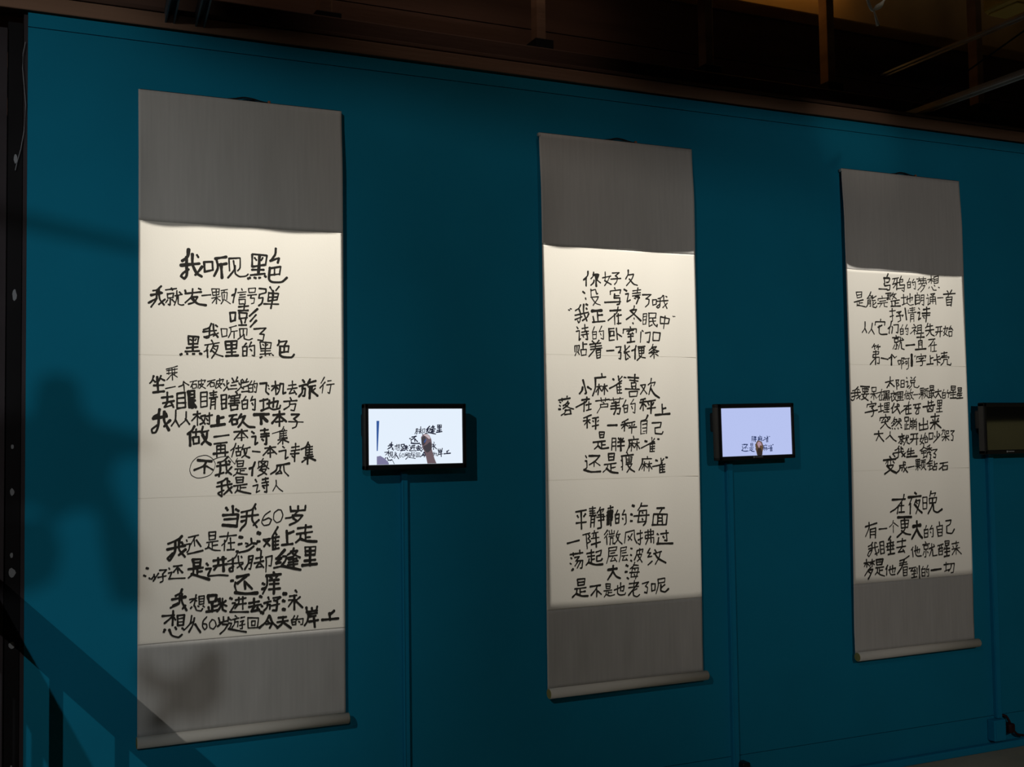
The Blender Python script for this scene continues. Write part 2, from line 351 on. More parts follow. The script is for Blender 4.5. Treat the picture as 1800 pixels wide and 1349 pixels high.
# poems, one line per row: character|stroke;stroke  (stroke: brush width, then points, all in millimetres on the sheet)
WRITING = {}
WRITING['a'] = '''我|10.9,166,538,163,562,145,579;11,140,594,202,585;9,159,564,160,598,160,627,152,640,140,632,148,621,166,607;11,179,553,180,590,194,619,210,629;9,211,595,197,615,188,625;7.7,194,556,199,564 听|7.7,218,579,221,613;7.8,218,579,246,576,248,605;7.8,221,613,248,605;9.7,294,557,256,565;7.8,260,565,265,596,252,626;9.1,267,586,295,580;9.7,276,584,279,631 见|6.2,303,563,305,605;6.2,303,562,342,558,341,592,333,604;6.2,319,569,321,600,300,630;6.2,324,586,325,614,340,624,362,621,369,614 黑|7.2,384,544,383,587;7.3,384,542,436,544,431,579;5.9,392,555,398,563;5.9,421,553,415,564;7.3,385,587,428,578;11.2,410,546,406,609;6.6,383,598,424,596;7.3,378,617,428,609;8.5,369,630,375,627;8.5,391,626,396,627;8.6,408,625,412,625;8.6,428,617,432,621 色|8.6,468,517,465,539,448,563;8,448,563,480,550,475,568;8,444,590,485,581,481,610;8,446,587,443,627,454,638,488,636,508,620;6.6,463,586,463,612;6.6,449,613,481,608
我|7,76,669,62,682,48,686;8.9,42,701,77,692;6.9,61,684,59,714,42,742;7,34,728,61,711;7.6,67,680,71,713,85,733;7,88,713,68,731;7,74,689,79,692 就|5.1,109,674,113,681;5.1,90,681,126,675;5.1,96,693,97,709;5.1,96,695,117,691,114,707;5.1,97,709,116,705;5.1,106,709,105,733,99,730;5.1,97,715,90,725;5.1,111,713,119,721;5.1,121,700,145,694;5.1,127,682,126,711,119,732;5.1,131,701,132,727,142,731,150,730;5.1,136,687,140,691 发|6.4,155,680,157,691;6.4,155,691,208,683;6.4,180,674,176,700,155,723;6.4,177,703,196,701,185,719,166,727;8.4,177,706,197,725,224,729;6.4,200,672,207,675 一|5.2,211,696,241,692 颗|3.9,244,671,248,694;3.9,246,671,270,670,268,690;3.9,246,683,268,680;3.9,248,694,268,690;3.9,244,704,273,696;3.9,259,672,260,722;3.9,257,705,246,720;3.9,262,703,273,711;3.9,276,676,298,671;3.9,287,674,286,683;3.9,278,683,281,709;3.9,278,683,297,681,295,707;3.9,287,689,286,705,276,722;3.9,289,708,308,721 信|5.9,327,668,324,684,313,691;5.9,322,688,317,716;4.6,346,666,349,672;4.6,333,681,362,677;4.6,340,689,359,686;4.6,338,697,359,695;4.6,338,704,338,721;4.6,338,705,359,703,358,719;4.6,338,721,359,719 号|4.6,370,665,372,679,393,677;4.6,370,665,395,662,393,677;4.6,367,689,398,685;4.6,380,689,377,699,391,698,389,715,380,718 弹|5.9,408,663,432,664,431,677,409,684;5.9,409,684,406,698,421,695,417,714,406,724;5.9,446,656,454,667;6,479,653,467,668;5.9,442,676,439,706;5.9,442,678,477,678,472,698;6,441,693,474,690;5.9,439,706,472,700;6,424,717,477,716;7.9,457,669,456,695,449,732
嘭|6.5,306,752,309,783;6.5,306,752,325,751,323,779;6.5,309,783,325,777;6.5,336,731,370,727;6.5,356,721,354,742;6.5,335,744,368,742;6.5,338,751,339,772;6.5,338,751,365,752,363,768;6.5,338,772,365,768;6.5,343,775,346,788;6.5,360,773,357,786;6.5,336,795,362,794;7.8,401,736,373,762;6.5,396,757,376,781;7.2,397,777,376,800
我|5.8,243,792,235,807,216,814;5.8,215,821,260,815;5.8,237,806,235,839,226,843,218,838;5.8,219,840,251,828;5.8,249,794,252,820,265,839;5.8,266,824,249,836;5.8,257,797,263,802 听|4.2,276,809,279,837;4.2,276,809,296,809,295,835;4.2,279,837,296,833;4.2,328,797,304,805;4.2,309,807,309,821,301,839;4.2,311,818,331,815;4.2,320,818,320,841 见|4.5,339,808,341,834;4.6,339,808,365,806,363,830;4.5,352,812,350,830,333,845;4.6,354,827,355,842,371,846,383,841 了|5.2,389,807,432,802,410,824;5.2,409,824,425,825,420,847,402,845
黑|7,165,840,166,865;7,165,838,200,839,196,863;5.7,172,849,176,852;5.8,191,847,188,852;7,166,865,197,863;7.7,182,839,180,889;7,160,878,197,874;7,155,891,202,888;9.5,139,902,143,900;7,160,898,163,899;7,181,898,185,898;9,204,897,209,898 夜|5.1,243,850,248,857;5.2,221,867,270,858;5.1,232,865,226,885,218,890;5.8,229,883,230,909;5.1,251,866,240,889;5.1,248,871,266,868,260,887,244,912;5.1,249,876,257,882;5.2,243,884,260,898,282,905 里|6.5,290,854,293,880;6.5,290,854,330,850,328,876;6.5,293,866,328,863;6.5,295,880,328,876;8.4,311,854,312,903;6.5,295,891,326,889;7.8,293,904,334,901 的|5.2,362,858,352,871;5.2,349,871,350,902;5.2,349,871,365,869,363,902;5.2,350,886,363,885;5.2,350,903,363,902;5.2,379,854,371,871;5.2,373,869,391,864,390,903,382,900;5.2,376,879,381,884 黑|4.6,410,853,413,878;4.6,410,852,450,854,447,874;4.6,420,861,423,865;4.6,437,861,433,864;4.6,415,876,448,874;5.9,430,853,428,894;4.6,413,884,447,882;4.6,410,896,450,892;7.2,411,907,417,904;4.6,428,899,430,900;4.6,443,897,445,899;4.6,454,897,458,899 色|6.6,478,845,477,857,472,863;6.6,480,850,507,846,497,863;6.6,480,866,513,864,511,886;7.9,482,866,481,896,493,904,523,904,532,894;6.6,497,868,496,886;6.6,483,888,511,884
乘|3.5,129,941,111,947,92,952;3.5,94,957,129,951;3.5,94,967,128,963;3.5,111,948,113,989;3.5,109,971,94,989;3.5,114,969,129,979;3.5,101,954,101,970;3.5,120,950,120,969 坐|6.1,51,976,45,993,38,1001;6.2,48,989,56,996;6.2,75,975,68,993;6.2,75,985,87,991;8.5,62,979,66,1030;6.2,51,1008,83,1006;7.7,49,1032,85,1027 一|3.9,90,1018,122,1011 个|4.3,150,994,146,1006,133,1012;4.3,150,996,167,1006;4.3,150,1004,152,1025 破|3.5,171,995,194,990;3.5,182,994,173,1013;3.5,177,1004,179,1017,192,1015,192,1002,177,1004;3.5,198,992,223,988,219,995;3.5,200,992,198,1015;3.5,209,986,209,1001;3.5,202,1003,217,1001,202,1017;3.5,203,1005,223,1017 破|3.9,230,993,255,987;3.9,244,991,228,1009;3.9,238,997,240,1011,253,1009,252,997,238,997;3.9,261,991,284,985,280,995;3.9,261,991,257,1015;3.9,271,983,271,1001;3.9,261,1001,280,999,259,1017;3.9,265,1003,276,1017 烂|4.7,284,1001,288,1007;4.7,302,997,296,1003;4.7,296,989,294,1011,284,1025;4.7,296,1011,301,1021;4.8,313,981,319,991;4.8,331,977,325,993;4.8,313,997,333,991;4.8,309,1007,327,1005;4.8,301,1019,329,1017 烂|4.8,336,997,339,1003;4.8,348,995,344,1001;4.8,344,987,342,1011,330,1025;4.8,343,1011,352,1018;4.8,348,985,354,993;4.8,364,983,358,995;4.8,350,997,370,992;4.8,352,1011,368,1006;5.6,346,1028,372,1026 的|4,380,990,372,1004;4,368,1004,370,1030;4,368,1004,384,1002,384,1028;4,370,1016,384,1014;4,370,1030,384,1028;4,390,990,386,1004;4,388,1000,400,998,395,1030,390,1028;4,390,1008,392,1014 飞|7.2,410,999,433,997,430,1026,440,1036;4.8,438,1004,440,1008;4.8,440,1016,442,1018 机|6,452,1008,476,1004;6,464,990,466,1038;6,462,1010,450,1024;6,468,1010,474,1018;6,481,1002,478,1022,470,1036;6,481,999,493,999,491,1034,501,1030 去|4.9,511,1005,538,1001;4.9,525,989,525,1013;4.9,507,1018,542,1013;4.9,525,1015,513,1034,533,1030;4.9,531,1023,539,1036 旅|7.7,562,985,568,993;7.7,550,1007,575,1001;7.7,562,1005,560,1029,548,1044;7.7,560,1017,572,1015,568,1042,562,1042;7.7,589,982,579,1003;7.8,583,995,610,988;7.8,583,1009,608,1005;8.9,589,1011,587,1050;7.7,597,1007,595,1025;7.8,591,1021,616,1041;5.7,608,1015,595,1025 行|4.1,642,974,629,996;4.1,644,992,625,1013;4.1,637,1004,633,1031;4.1,654,988,667,986;4.1,650,1002,677,998;4.1,666,1000,660,1033,654,1029
去|7,77,1049,113,1045;6.9,96,1031,96,1062;7,81,1068,118,1060;7,96,1066,86,1082,114,1074;7,107,1062,116,1082 眼|6.2,128,1035,128,1086;7,128,1035,154,1031,156,1082;6.2,128,1051,154,1049;6.2,128,1068,156,1066;7,129,1086,156,1082;7.8,167,1027,186,1025,186,1048;11.7,167,1029,169,1082;7.8,169,1039,186,1037;7.8,169,1050,186,1048;13.2,176,1052,179,1082;7.8,186,1058,181,1066;9.4,179,1064,190,1082 睛|5.1,207,1031,207,1082;5.1,207,1031,228,1029,228,1078;5.1,207,1046,228,1044;5.1,207,1062,228,1060;5.1,207,1082,228,1078;5.1,238,1033,261,1029;5.1,240,1040,259,1038;5.1,250,1025,250,1048;5.1,236,1050,263,1046;5.1,242,1054,240,1088;5.1,242,1054,257,1052,255,1088;5.1,242,1064,255,1062;5.1,242,1074,255,1072 瞎|5.9,276,1040,278,1088;5.9,276,1040,294,1038,292,1082;5.9,276,1056,294,1054;5.9,276,1070,294,1068;5.9,278,1088,294,1084;5.9,325,1028,329,1034;5.9,303,1046,340,1038;5.9,303,1042,301,1050;5.9,340,1038,338,1050;5.9,309,1052,336,1050;5.9,307,1060,336,1058;5.9,301,1070,338,1066;5.9,321,1046,321,1072;5.9,307,1076,309,1090;5.9,307,1076,332,1074,330,1090;5.9,309,1092,332,1088 的|5.2,360,1044,350,1060;5.2,346,1060,348,1088;5.2,350,1058,366,1056,364,1086;5.2,350,1072,364,1070;5.2,350,1088,364,1086;5.2,383,1044,376,1060;5.2,377,1058,393,1054,391,1092,383,1090;5.2,381,1068,385,1074 地|6.8,409,1060,436,1054;6.8,422,1054,421,1086;6.8,413,1094,440,1084;6.8,434,1070,474,1060,468,1082;6.8,442,1058,442,1082,456,1090,478,1086,482,1076;6.8,458,1050,456,1082 方|5.3,517,1048,521,1056;5.3,494,1062,541,1058;5.2,515,1060,513,1078,494,1090;5.2,515,1072,537,1070,531,1094,519,1092
我|8.4,70,1089,66,1105,51,1114;10,49,1120,94,1112;8.4,68,1101,66,1143,58,1166,47,1168,45,1156,62,1143;9.2,86,1097,86,1128,101,1159;8.5,105,1126,85,1147;8.5,90,1103,94,1109 人|5.4,124,1091,122,1124,109,1145;5.4,122,1124,135,1148 人|5.4,158,1097,156,1124,139,1142;5.4,156,1121,169,1140 树|5.5,182,1107,205,1103;5.5,196,1095,196,1144;5.4,194,1109,177,1128;5.5,198,1113,205,1121;5.5,207,1113,223,1109,217,1133,205,1140;5.5,207,1117,221,1139;5.5,225,1113,246,1109;5.5,236,1101,236,1141,228,1137;5.5,226,1121,230,1127 上|11.8,265,1113,265,1143;10.2,267,1121,284,1117;10.2,242,1147,288,1141 砍|7.1,303,1112,328,1108;7.1,317,1110,303,1133;7.1,311,1125,313,1143,330,1139,328,1124,311,1125;7.1,344,1106,332,1126;7.1,338,1118,358,1112,352,1126;7.1,352,1118,344,1138,334,1151;8.7,348,1132,369,1150,391,1152 下|10.8,389,1108,440,1106;10.8,413,1108,413,1140;10.8,419,1118,435,1132 本|7.2,456,1110,496,1106;7.2,478,1096,478,1149;7.2,474,1112,452,1138;7.2,480,1114,502,1133;5.6,464,1134,490,1131 子|6.1,521,1108,549,1107,531,1123;6,529,1123,541,1135,537,1151,524,1157;4,510,1133,563,1135
做|8.4,185,1147,177,1162,163,1174;8.4,171,1171,171,1213;6.7,180,1168,204,1165;6.7,191,1157,191,1180;6.6,180,1185,183,1207;6.7,182,1185,201,1183,201,1205;6.7,183,1207,201,1205;6.7,214,1148,209,1171;6.7,210,1168,234,1162;7.9,228,1165,225,1190,210,1209;9.1,213,1177,225,1199,240,1210 一|5.8,252,1184,302,1178 本|5.5,319,1168,365,1164;5.5,345,1160,345,1197;5.5,342,1167,320,1194;5.5,346,1167,366,1188;3.7,331,1189,357,1187 诗|6.5,380,1168,388,1173;6.5,380,1185,394,1184,391,1213,400,1206;6.5,411,1164,438,1161;6.5,425,1158,425,1174;6.5,412,1177,441,1174;6.5,412,1186,441,1183;7.4,431,1174,431,1213,425,1211;6.5,416,1194,420,1198 集|3.7,493,1151,485,1165,452,1175;3.7,480,1166,478,1193;3.7,494,1159,497,1165;3.8,481,1168,504,1165;3.8,481,1176,503,1173;3.8,481,1184,503,1181;3.8,480,1191,505,1189;3.7,492,1165,492,1192;3.8,472,1198,506,1193;5,489,1192,489,1213;3.7,486,1198,472,1212;5,492,1198,510,1206
再|6.7,252,1208,295,1204;4.6,261,1215,261,1253;5.5,261,1216,289,1213,289,1250;5.5,264,1228,287,1226;5.5,274,1209,274,1239;7.3,250,1243,298,1238 做|4.9,325,1208,320,1222,308,1232;4.9,319,1228,311,1254;4.9,325,1225,343,1222;4.9,334,1216,334,1234;4.9,326,1236,328,1251;4.9,326,1237,342,1236,340,1250;4.9,328,1251,342,1248;4.9,351,1213,345,1231;4.9,348,1228,374,1222;4.9,364,1225,360,1244,345,1257;6.2,354,1231,358,1250,372,1258 一|5.6,383,1236,409,1239 本|5.6,426,1226,464,1222;5.6,444,1220,445,1258;5.6,442,1227,420,1251;5.6,447,1227,467,1247;5.6,436,1244,458,1241 诗|5,489,1221,495,1226;5,476,1238,500,1234,498,1265,508,1259;5,521,1225,548,1221;5,535,1211,535,1236;5,519,1237,549,1233;5,517,1248,547,1246;6.3,532,1238,531,1274;5,522,1255,527,1259 集|5.6,581,1207,573,1223,555,1232;5.7,572,1226,571,1254;5.7,583,1215,586,1221;5.7,573,1226,596,1223;5.7,573,1235,596,1232;5.7,573,1245,596,1242;5.7,573,1254,596,1251;5.7,585,1223,584,1253;5.7,565,1262,599,1258;6.9,579,1256,578,1284;6.3,576,1264,558,1277;6.9,583,1262,607,1272
不|8.5,197,1264,243,1268;7.2,225,1270,216,1284,185,1297;7.3,220,1281,219,1308;5.5,226,1284,247,1297 圈|2.1,216,1247,195,1253,177,1271,170,1295,176,1314,195,1324,219,1322,240,1313,252,1294,255,1275,244,1257,228,1248,216,1247 勾|2.1,247,1263,273,1254,299,1253,311,1267,322,1280,325,1268,331,1259 我|6.4,299,1253,284,1267,264,1273;7.3,261,1285,304,1280;7.9,272,1271,272,1300,268,1321;6.4,256,1317,284,1308;6.4,292,1270,295,1301,310,1315;6.4,311,1289,292,1310;6.4,301,1268,305,1272 是|4.3,329,1269,331,1288;4.3,329,1269,352,1268,349,1287;4.3,331,1279,349,1277;4.3,331,1288,349,1287;4.3,322,1297,360,1295;4.3,340,1296,340,1312;4.3,341,1303,354,1302;4.3,331,1300,328,1311,317,1320;6.1,328,1309,344,1314,364,1316 傻|7.4,391,1274,384,1291,372,1296;6.8,383,1294,381,1320;4.6,420,1262,415,1270;4.6,404,1272,404,1291;4.6,404,1272,437,1272,434,1289;4.6,406,1291,434,1289;4.6,412,1276,428,1287;4.6,428,1275,412,1288;4.6,401,1296,408,1291;4.6,431,1293,440,1298;4.6,415,1294,406,1303;4.6,412,1300,431,1299,421,1313,401,1323;6.2,411,1302,432,1318 瓜|8.1,512,1281,468,1288;6.2,470,1288,465,1305,446,1317;5,481,1290,478,1305,465,1317;5,465,1317,484,1315;4.4,492,1287,495,1309,509,1325;5.6,479,1305,485,1316
我|6.7,292,1328,281,1337,263,1343;6.7,260,1356,311,1348;6.7,277,1340,278,1389;6.7,277,1389,266,1382,265,1378,284,1369;6.7,296,1328,298,1356,311,1379;6.7,311,1358,284,1383;6.7,301,1337,304,1341 是|4.9,325,1326,328,1344;4.9,325,1326,351,1325,349,1343;4.9,328,1335,349,1334;4.9,328,1344,349,1343;4.9,317,1355,363,1350;4.9,340,1352,340,1375;4.9,341,1362,360,1361;4.9,332,1358,329,1370,322,1379;6.8,329,1370,350,1377,376,1383 诗|5.5,392,1335,397,1343;5.5,384,1357,401,1353,395,1380,407,1374;5.6,417,1336,437,1332;5.6,428,1330,428,1344;5.6,415,1348,438,1344;5.6,417,1358,437,1355;5.6,432,1344,432,1380,424,1378;5.6,420,1362,424,1366 人|4,465,1339,465,1355,454,1376;4,465,1356,476,1370,488,1379
当|8.2,292,1430,297,1437;8.2,314,1425,316,1454;8.2,325,1436,334,1442;8.2,282,1455,332,1453;8.2,332,1455,328,1496;8.2,285,1469,328,1468;10.2,281,1488,328,1494 我|7.5,393,1420,381,1439,343,1447;7.5,343,1463,402,1458;7.4,363,1446,359,1485,345,1501,339,1510;7.5,343,1479,361,1474;7.5,383,1437,381,1475,398,1501;7.5,404,1476,385,1493;5.5,391,1432,393,1438 6|4.3,444,1447,424,1461,414,1484,422,1496,440,1493,448,1477,438,1471,420,1478 0|4.4,472,1443,458,1454,456,1476,466,1488,480,1483,488,1463,482,1445,472,1443 岁|7.6,515,1434,517,1452;7.6,517,1450,568,1448;7.6,543,1433,543,1451;7.6,570,1432,568,1448;6.4,541,1451,521,1470,498,1474;7.6,523,1465,559,1466,541,1485,512,1498;7.6,525,1475,535,1483
我|8,144,1520,131,1531,98,1543;9.2,96,1562,154,1552;8,122,1536,120,1571,103,1600,96,1592,113,1576;8,135,1531,135,1564,154,1590;9.2,156,1565,133,1583;8.1,143,1541,146,1545 还|5,165,1525,199,1519;5,188,1523,173,1549;5,184,1532,186,1555;6.9,192,1536,207,1558;5,159,1533,161,1539;5,159,1548,171,1547,167,1566,161,1575;6.2,163,1581,184,1578,213,1572 是|5,234,1511,235,1537;5,234,1511,257,1510,255,1534;5,236,1523,255,1522;5,235,1537,255,1535;5,226,1546,264,1542;5,245,1545,245,1570;5,247,1557,262,1555;5,234,1550,232,1563,222,1567;5,230,1561,249,1572,272,1575 在|5.1,270,1528,326,1525;5.1,299,1514,293,1541,277,1558;5.1,287,1541,285,1576;5.1,299,1551,320,1550;5.1,306,1534,308,1575;5.1,295,1574,318,1574 沙|10.2,338,1532,347,1534;8.6,334,1557,344,1555;8.6,327,1581,331,1582;6.3,358,1554,365,1557;7.1,377,1539,379,1557,361,1566;7.9,384,1556,396,1558;7,386,1566,365,1580,335,1585 滩|11,402,1521,407,1523;10.2,400,1551,407,1551;10.2,400,1578,407,1578;7.1,420,1546,444,1543;7.1,440,1545,422,1569;7.9,424,1548,442,1568;7.1,470,1504,450,1537;8.7,453,1537,453,1581;7.1,462,1524,466,1530;7.1,450,1541,474,1538;7.1,452,1555,472,1552;7.1,452,1567,472,1565;7.1,452,1581,474,1578;7.1,462,1538,462,1579 上|9.6,502,1518,504,1564;9.6,508,1528,526,1521;7.6,484,1567,522,1565 走|7.2,541,1511,590,1508;7.2,570,1501,567,1531;7.2,537,1531,594,1526;7.2,569,1531,569,1555;7.2,571,1545,586,1544;7.2,551,1534,549,1548,534,1561;8.9,549,1548,573,1557,609,1561
沙|7.2,29,1620,33,1622;7.2,20,1644,25,1647;4.9,37,1654,40,1657;4.9,45,1658,52,1647;4.9,53,1643,56,1658;4.9,67,1640,50,1665 子|4.9,71,1630,93,1630,81,1643;4.9,81,1643,82,1666,73,1671;4.9,66,1654,92,1650 还|5.4,116,1620,144,1618;5.3,133,1619,116,1639;5.3,129,1629,131,1644;6.9,133,1629,146,1643;5.3,101,1625,103,1629;5.3,100,1642,111,1639,103,1658;5.4,101,1661,128,1661,154,1662 是|9.2,180,1601,184,1625;7.7,180,1601,207,1601,203,1624;7.7,184,1612,205,1612;7.7,184,1625,205,1624;7.7,165,1633,214,1630;7.7,195,1631,195,1652;7.7,197,1643,211,1642;6.1,182,1636,180,1649,165,1662;9.3,176,1649,203,1660,235,1672 进|7.7,226,1617,230,1623;6.9,224,1635,241,1634,233,1651,230,1658;6.6,231,1660,268,1659,298,1662;7.8,249,1609,291,1604;7.8,249,1628,293,1623;7.7,264,1600,264,1621,251,1640;8.9,281,1599,283,1646 我|5.4,331,1584,322,1601,297,1614;5.5,295,1623,349,1620;6.6,314,1605,314,1648,304,1649,302,1639,316,1632;5.5,333,1598,335,1622,347,1644;5.5,349,1624,329,1637;5.5,343,1599,345,1603 脚|5.9,369,1600,367,1623,355,1644;5.9,369,1600,384,1599,374,1646,369,1643;5.9,369,1612,380,1611;5.9,369,1624,378,1622;5.9,394,1609,416,1605;5.9,412,1583,408,1630;5.9,388,1625,420,1619;5.9,404,1626,394,1641,414,1638;5.9,412,1630,420,1642;5.9,428,1607,430,1623,428,1657;5.9,428,1607,450,1603,446,1638,438,1636 缝|11.1,494,1585,470,1610;8.7,464,1613,484,1612,464,1629;7.1,464,1631,480,1628;7.1,456,1646,480,1642;7.1,488,1607,500,1607,496,1623,484,1638;10.4,484,1640,512,1648,550,1658;7.2,526,1581,520,1592,504,1603;7.2,516,1592,540,1590,524,1609,500,1615;7.2,522,1599,548,1614;7.2,508,1620,536,1617;7.2,508,1630,540,1626;7.2,504,1639,540,1636;7.2,524,1615,526,1649 里|5.6,567,1579,569,1607;5.6,567,1579,606,1579,604,1607;8.8,569,1593,602,1593;8.8,569,1607,602,1607;10.4,586,1582,585,1644;8.8,565,1627,604,1625;11.2,557,1643,610,1640
还|8.9,328,1669,369,1664;8.8,360,1668,330,1691;8.9,354,1686,356,1712;8.9,359,1690,380,1713;8.8,308,1681,315,1681;7.4,323,1687,321,1700,326,1719;10.4,321,1722,356,1728,398,1729 痒|7.8,455,1660,458,1668;10.5,430,1672,481,1669;7.8,432,1672,432,1702,417,1733;7.8,417,1697,423,1701;7.8,415,1716,428,1711;7.8,443,1677,449,1682;7.8,468,1674,462,1681;7.8,441,1688,473,1688;7.8,441,1701,473,1701;7.8,438,1719,477,1718;8.9,457,1687,456,1735
我|7.2,144,1699,139,1711,123,1719;7.9,111,1731,155,1725;7.2,137,1719,134,1747,106,1758;7.2,144,1714,144,1741,159,1771;7.2,155,1754,146,1764;7.2,152,1723,155,1727;7.2,114,1751,130,1745 想|4.7,169,1735,193,1732;4.7,191,1721,184,1758;4.7,184,1736,171,1746;4.7,187,1737,193,1742;4.7,200,1727,201,1754;4.7,200,1727,218,1726,216,1753;4.7,201,1736,216,1735;4.7,201,1745,216,1744;4.7,201,1754,216,1753;6.5,176,1761,173,1765;4.7,187,1760,192,1773,207,1776,212,1769;4.7,196,1759,200,1761;4.7,214,1760,218,1764 跳|8.7,230,1729,234,1749;8.7,230,1727,259,1727,255,1747;7.3,234,1749,255,1747;9.5,244,1750,244,1781;9.5,246,1765,261,1762;9.5,225,1781,261,1778;7.3,232,1765,234,1778;7.3,264,1740,266,1750;7.3,270,1739,272,1765,261,1782;7.3,266,1759,275,1754;7.3,279,1739,279,1776,291,1784;7.3,290,1748,282,1754;7.3,281,1760,293,1766 进|8.1,305,1740,310,1743;6.2,312,1758,323,1757,315,1773,308,1782;6.3,304,1787,337,1790,367,1792;6.3,323,1748,359,1743;6.3,321,1764,359,1762;6.2,334,1740,334,1758,321,1776;6.3,348,1739,348,1781 去|7.8,369,1762,404,1758;7.8,387,1747,387,1773;7.8,369,1775,411,1769;7.8,389,1773,376,1791,404,1787;7.8,398,1779,407,1793 游|10.4,407,1741,413,1744;8.2,412,1775,416,1777;10.4,412,1797,418,1800;6.7,436,1747,438,1754;6.7,421,1766,445,1761;6.7,434,1762,432,1780,421,1792;6.7,432,1773,443,1772,441,1788;6.7,453,1750,479,1748,464,1760;7.4,456,1758,468,1764,464,1794,451,1793;6.7,447,1776,475,1772 泳|12.7,491,1738,498,1739;11.2,488,1762,493,1764;10.5,487,1792,493,1793;6.8,532,1729,536,1735;6.8,511,1748,536,1746;8.2,528,1746,528,1795;5.2,507,1761,524,1761,507,1784;6,548,1753,532,1765;8.3,530,1763,557,1791
想|6.5,80,1784,118,1784;7.2,115,1769,113,1817;6.4,111,1789,87,1808;6.5,118,1793,123,1800;6.5,129,1786,130,1819;6.5,129,1786,152,1785,148,1819;4.7,130,1797,150,1795;4.7,130,1808,148,1808;6.5,130,1819,148,1819;8.6,88,1830,85,1837;7.5,102,1831,111,1851,132,1859,144,1851;7.2,122,1825,125,1831;6.5,144,1829,150,1835 从|5.4,176,1790,171,1815,153,1835;5.4,173,1815,184,1809;5.4,185,1798,180,1819,167,1844;7.2,187,1820,205,1849 6|4.7,226,1798,214,1811,212,1829,219,1841,226,1834,225,1823,214,1820 0|4.4,244,1808,235,1820,237,1835,248,1841,257,1829,253,1813,244,1808 岁|5.8,266,1804,270,1821;5.8,268,1821,297,1816;5.8,282,1802,282,1818;5.8,299,1805,297,1818;5.8,279,1820,262,1833;5.8,279,1827,297,1829,286,1846,270,1859 遊|4.8,302,1811,308,1815;4.8,300,1825,310,1826,302,1844;6.2,299,1844,333,1854,359,1860;4.8,322,1801,328,1807;4.8,313,1814,335,1810;4.8,321,1814,319,1830,311,1841;4.8,321,1823,332,1822,330,1839;4.8,341,1810,354,1808;4.8,339,1823,352,1820,344,1829;4.8,346,1829,346,1847,339,1847;4.8,337,1836,355,1833 回|4.8,365,1812,366,1847;4.8,365,1812,402,1815,398,1848;4.8,366,1847,400,1848;4.8,378,1826,378,1839;4.8,378,1824,391,1825,389,1840;4.8,378,1839,389,1839 今|7.4,439,1810,426,1832,405,1849;7.4,441,1811,450,1834,467,1852;7.4,434,1830,439,1835;7.4,428,1839,450,1837,441,1853 天|7.5,471,1820,499,1819;7.5,467,1835,505,1832;7.4,488,1818,484,1840,467,1855;9,488,1837,515,1859 的|4.9,528,1817,520,1832;4.9,517,1831,520,1847;4.9,518,1830,534,1829,532,1848;4.9,518,1839,532,1839;4.9,520,1848,532,1848;4.9,540,1818,534,1833;4.9,538,1831,559,1829,557,1850,549,1849;4.9,543,1839,547,1841 岸|7.5,571,1792,574,1810;7.6,572,1808,609,1805;7.5,590,1794,592,1807;7.6,610,1791,607,1805;7.6,576,1817,609,1814;6.4,578,1819,574,1840,564,1854;7.5,582,1825,605,1823;7.6,580,1842,613,1839;9,598,1825,601,1863 上|9.1,654,1819,656,1841;9.1,656,1823,672,1811;9.1,627,1840,687,1839'''
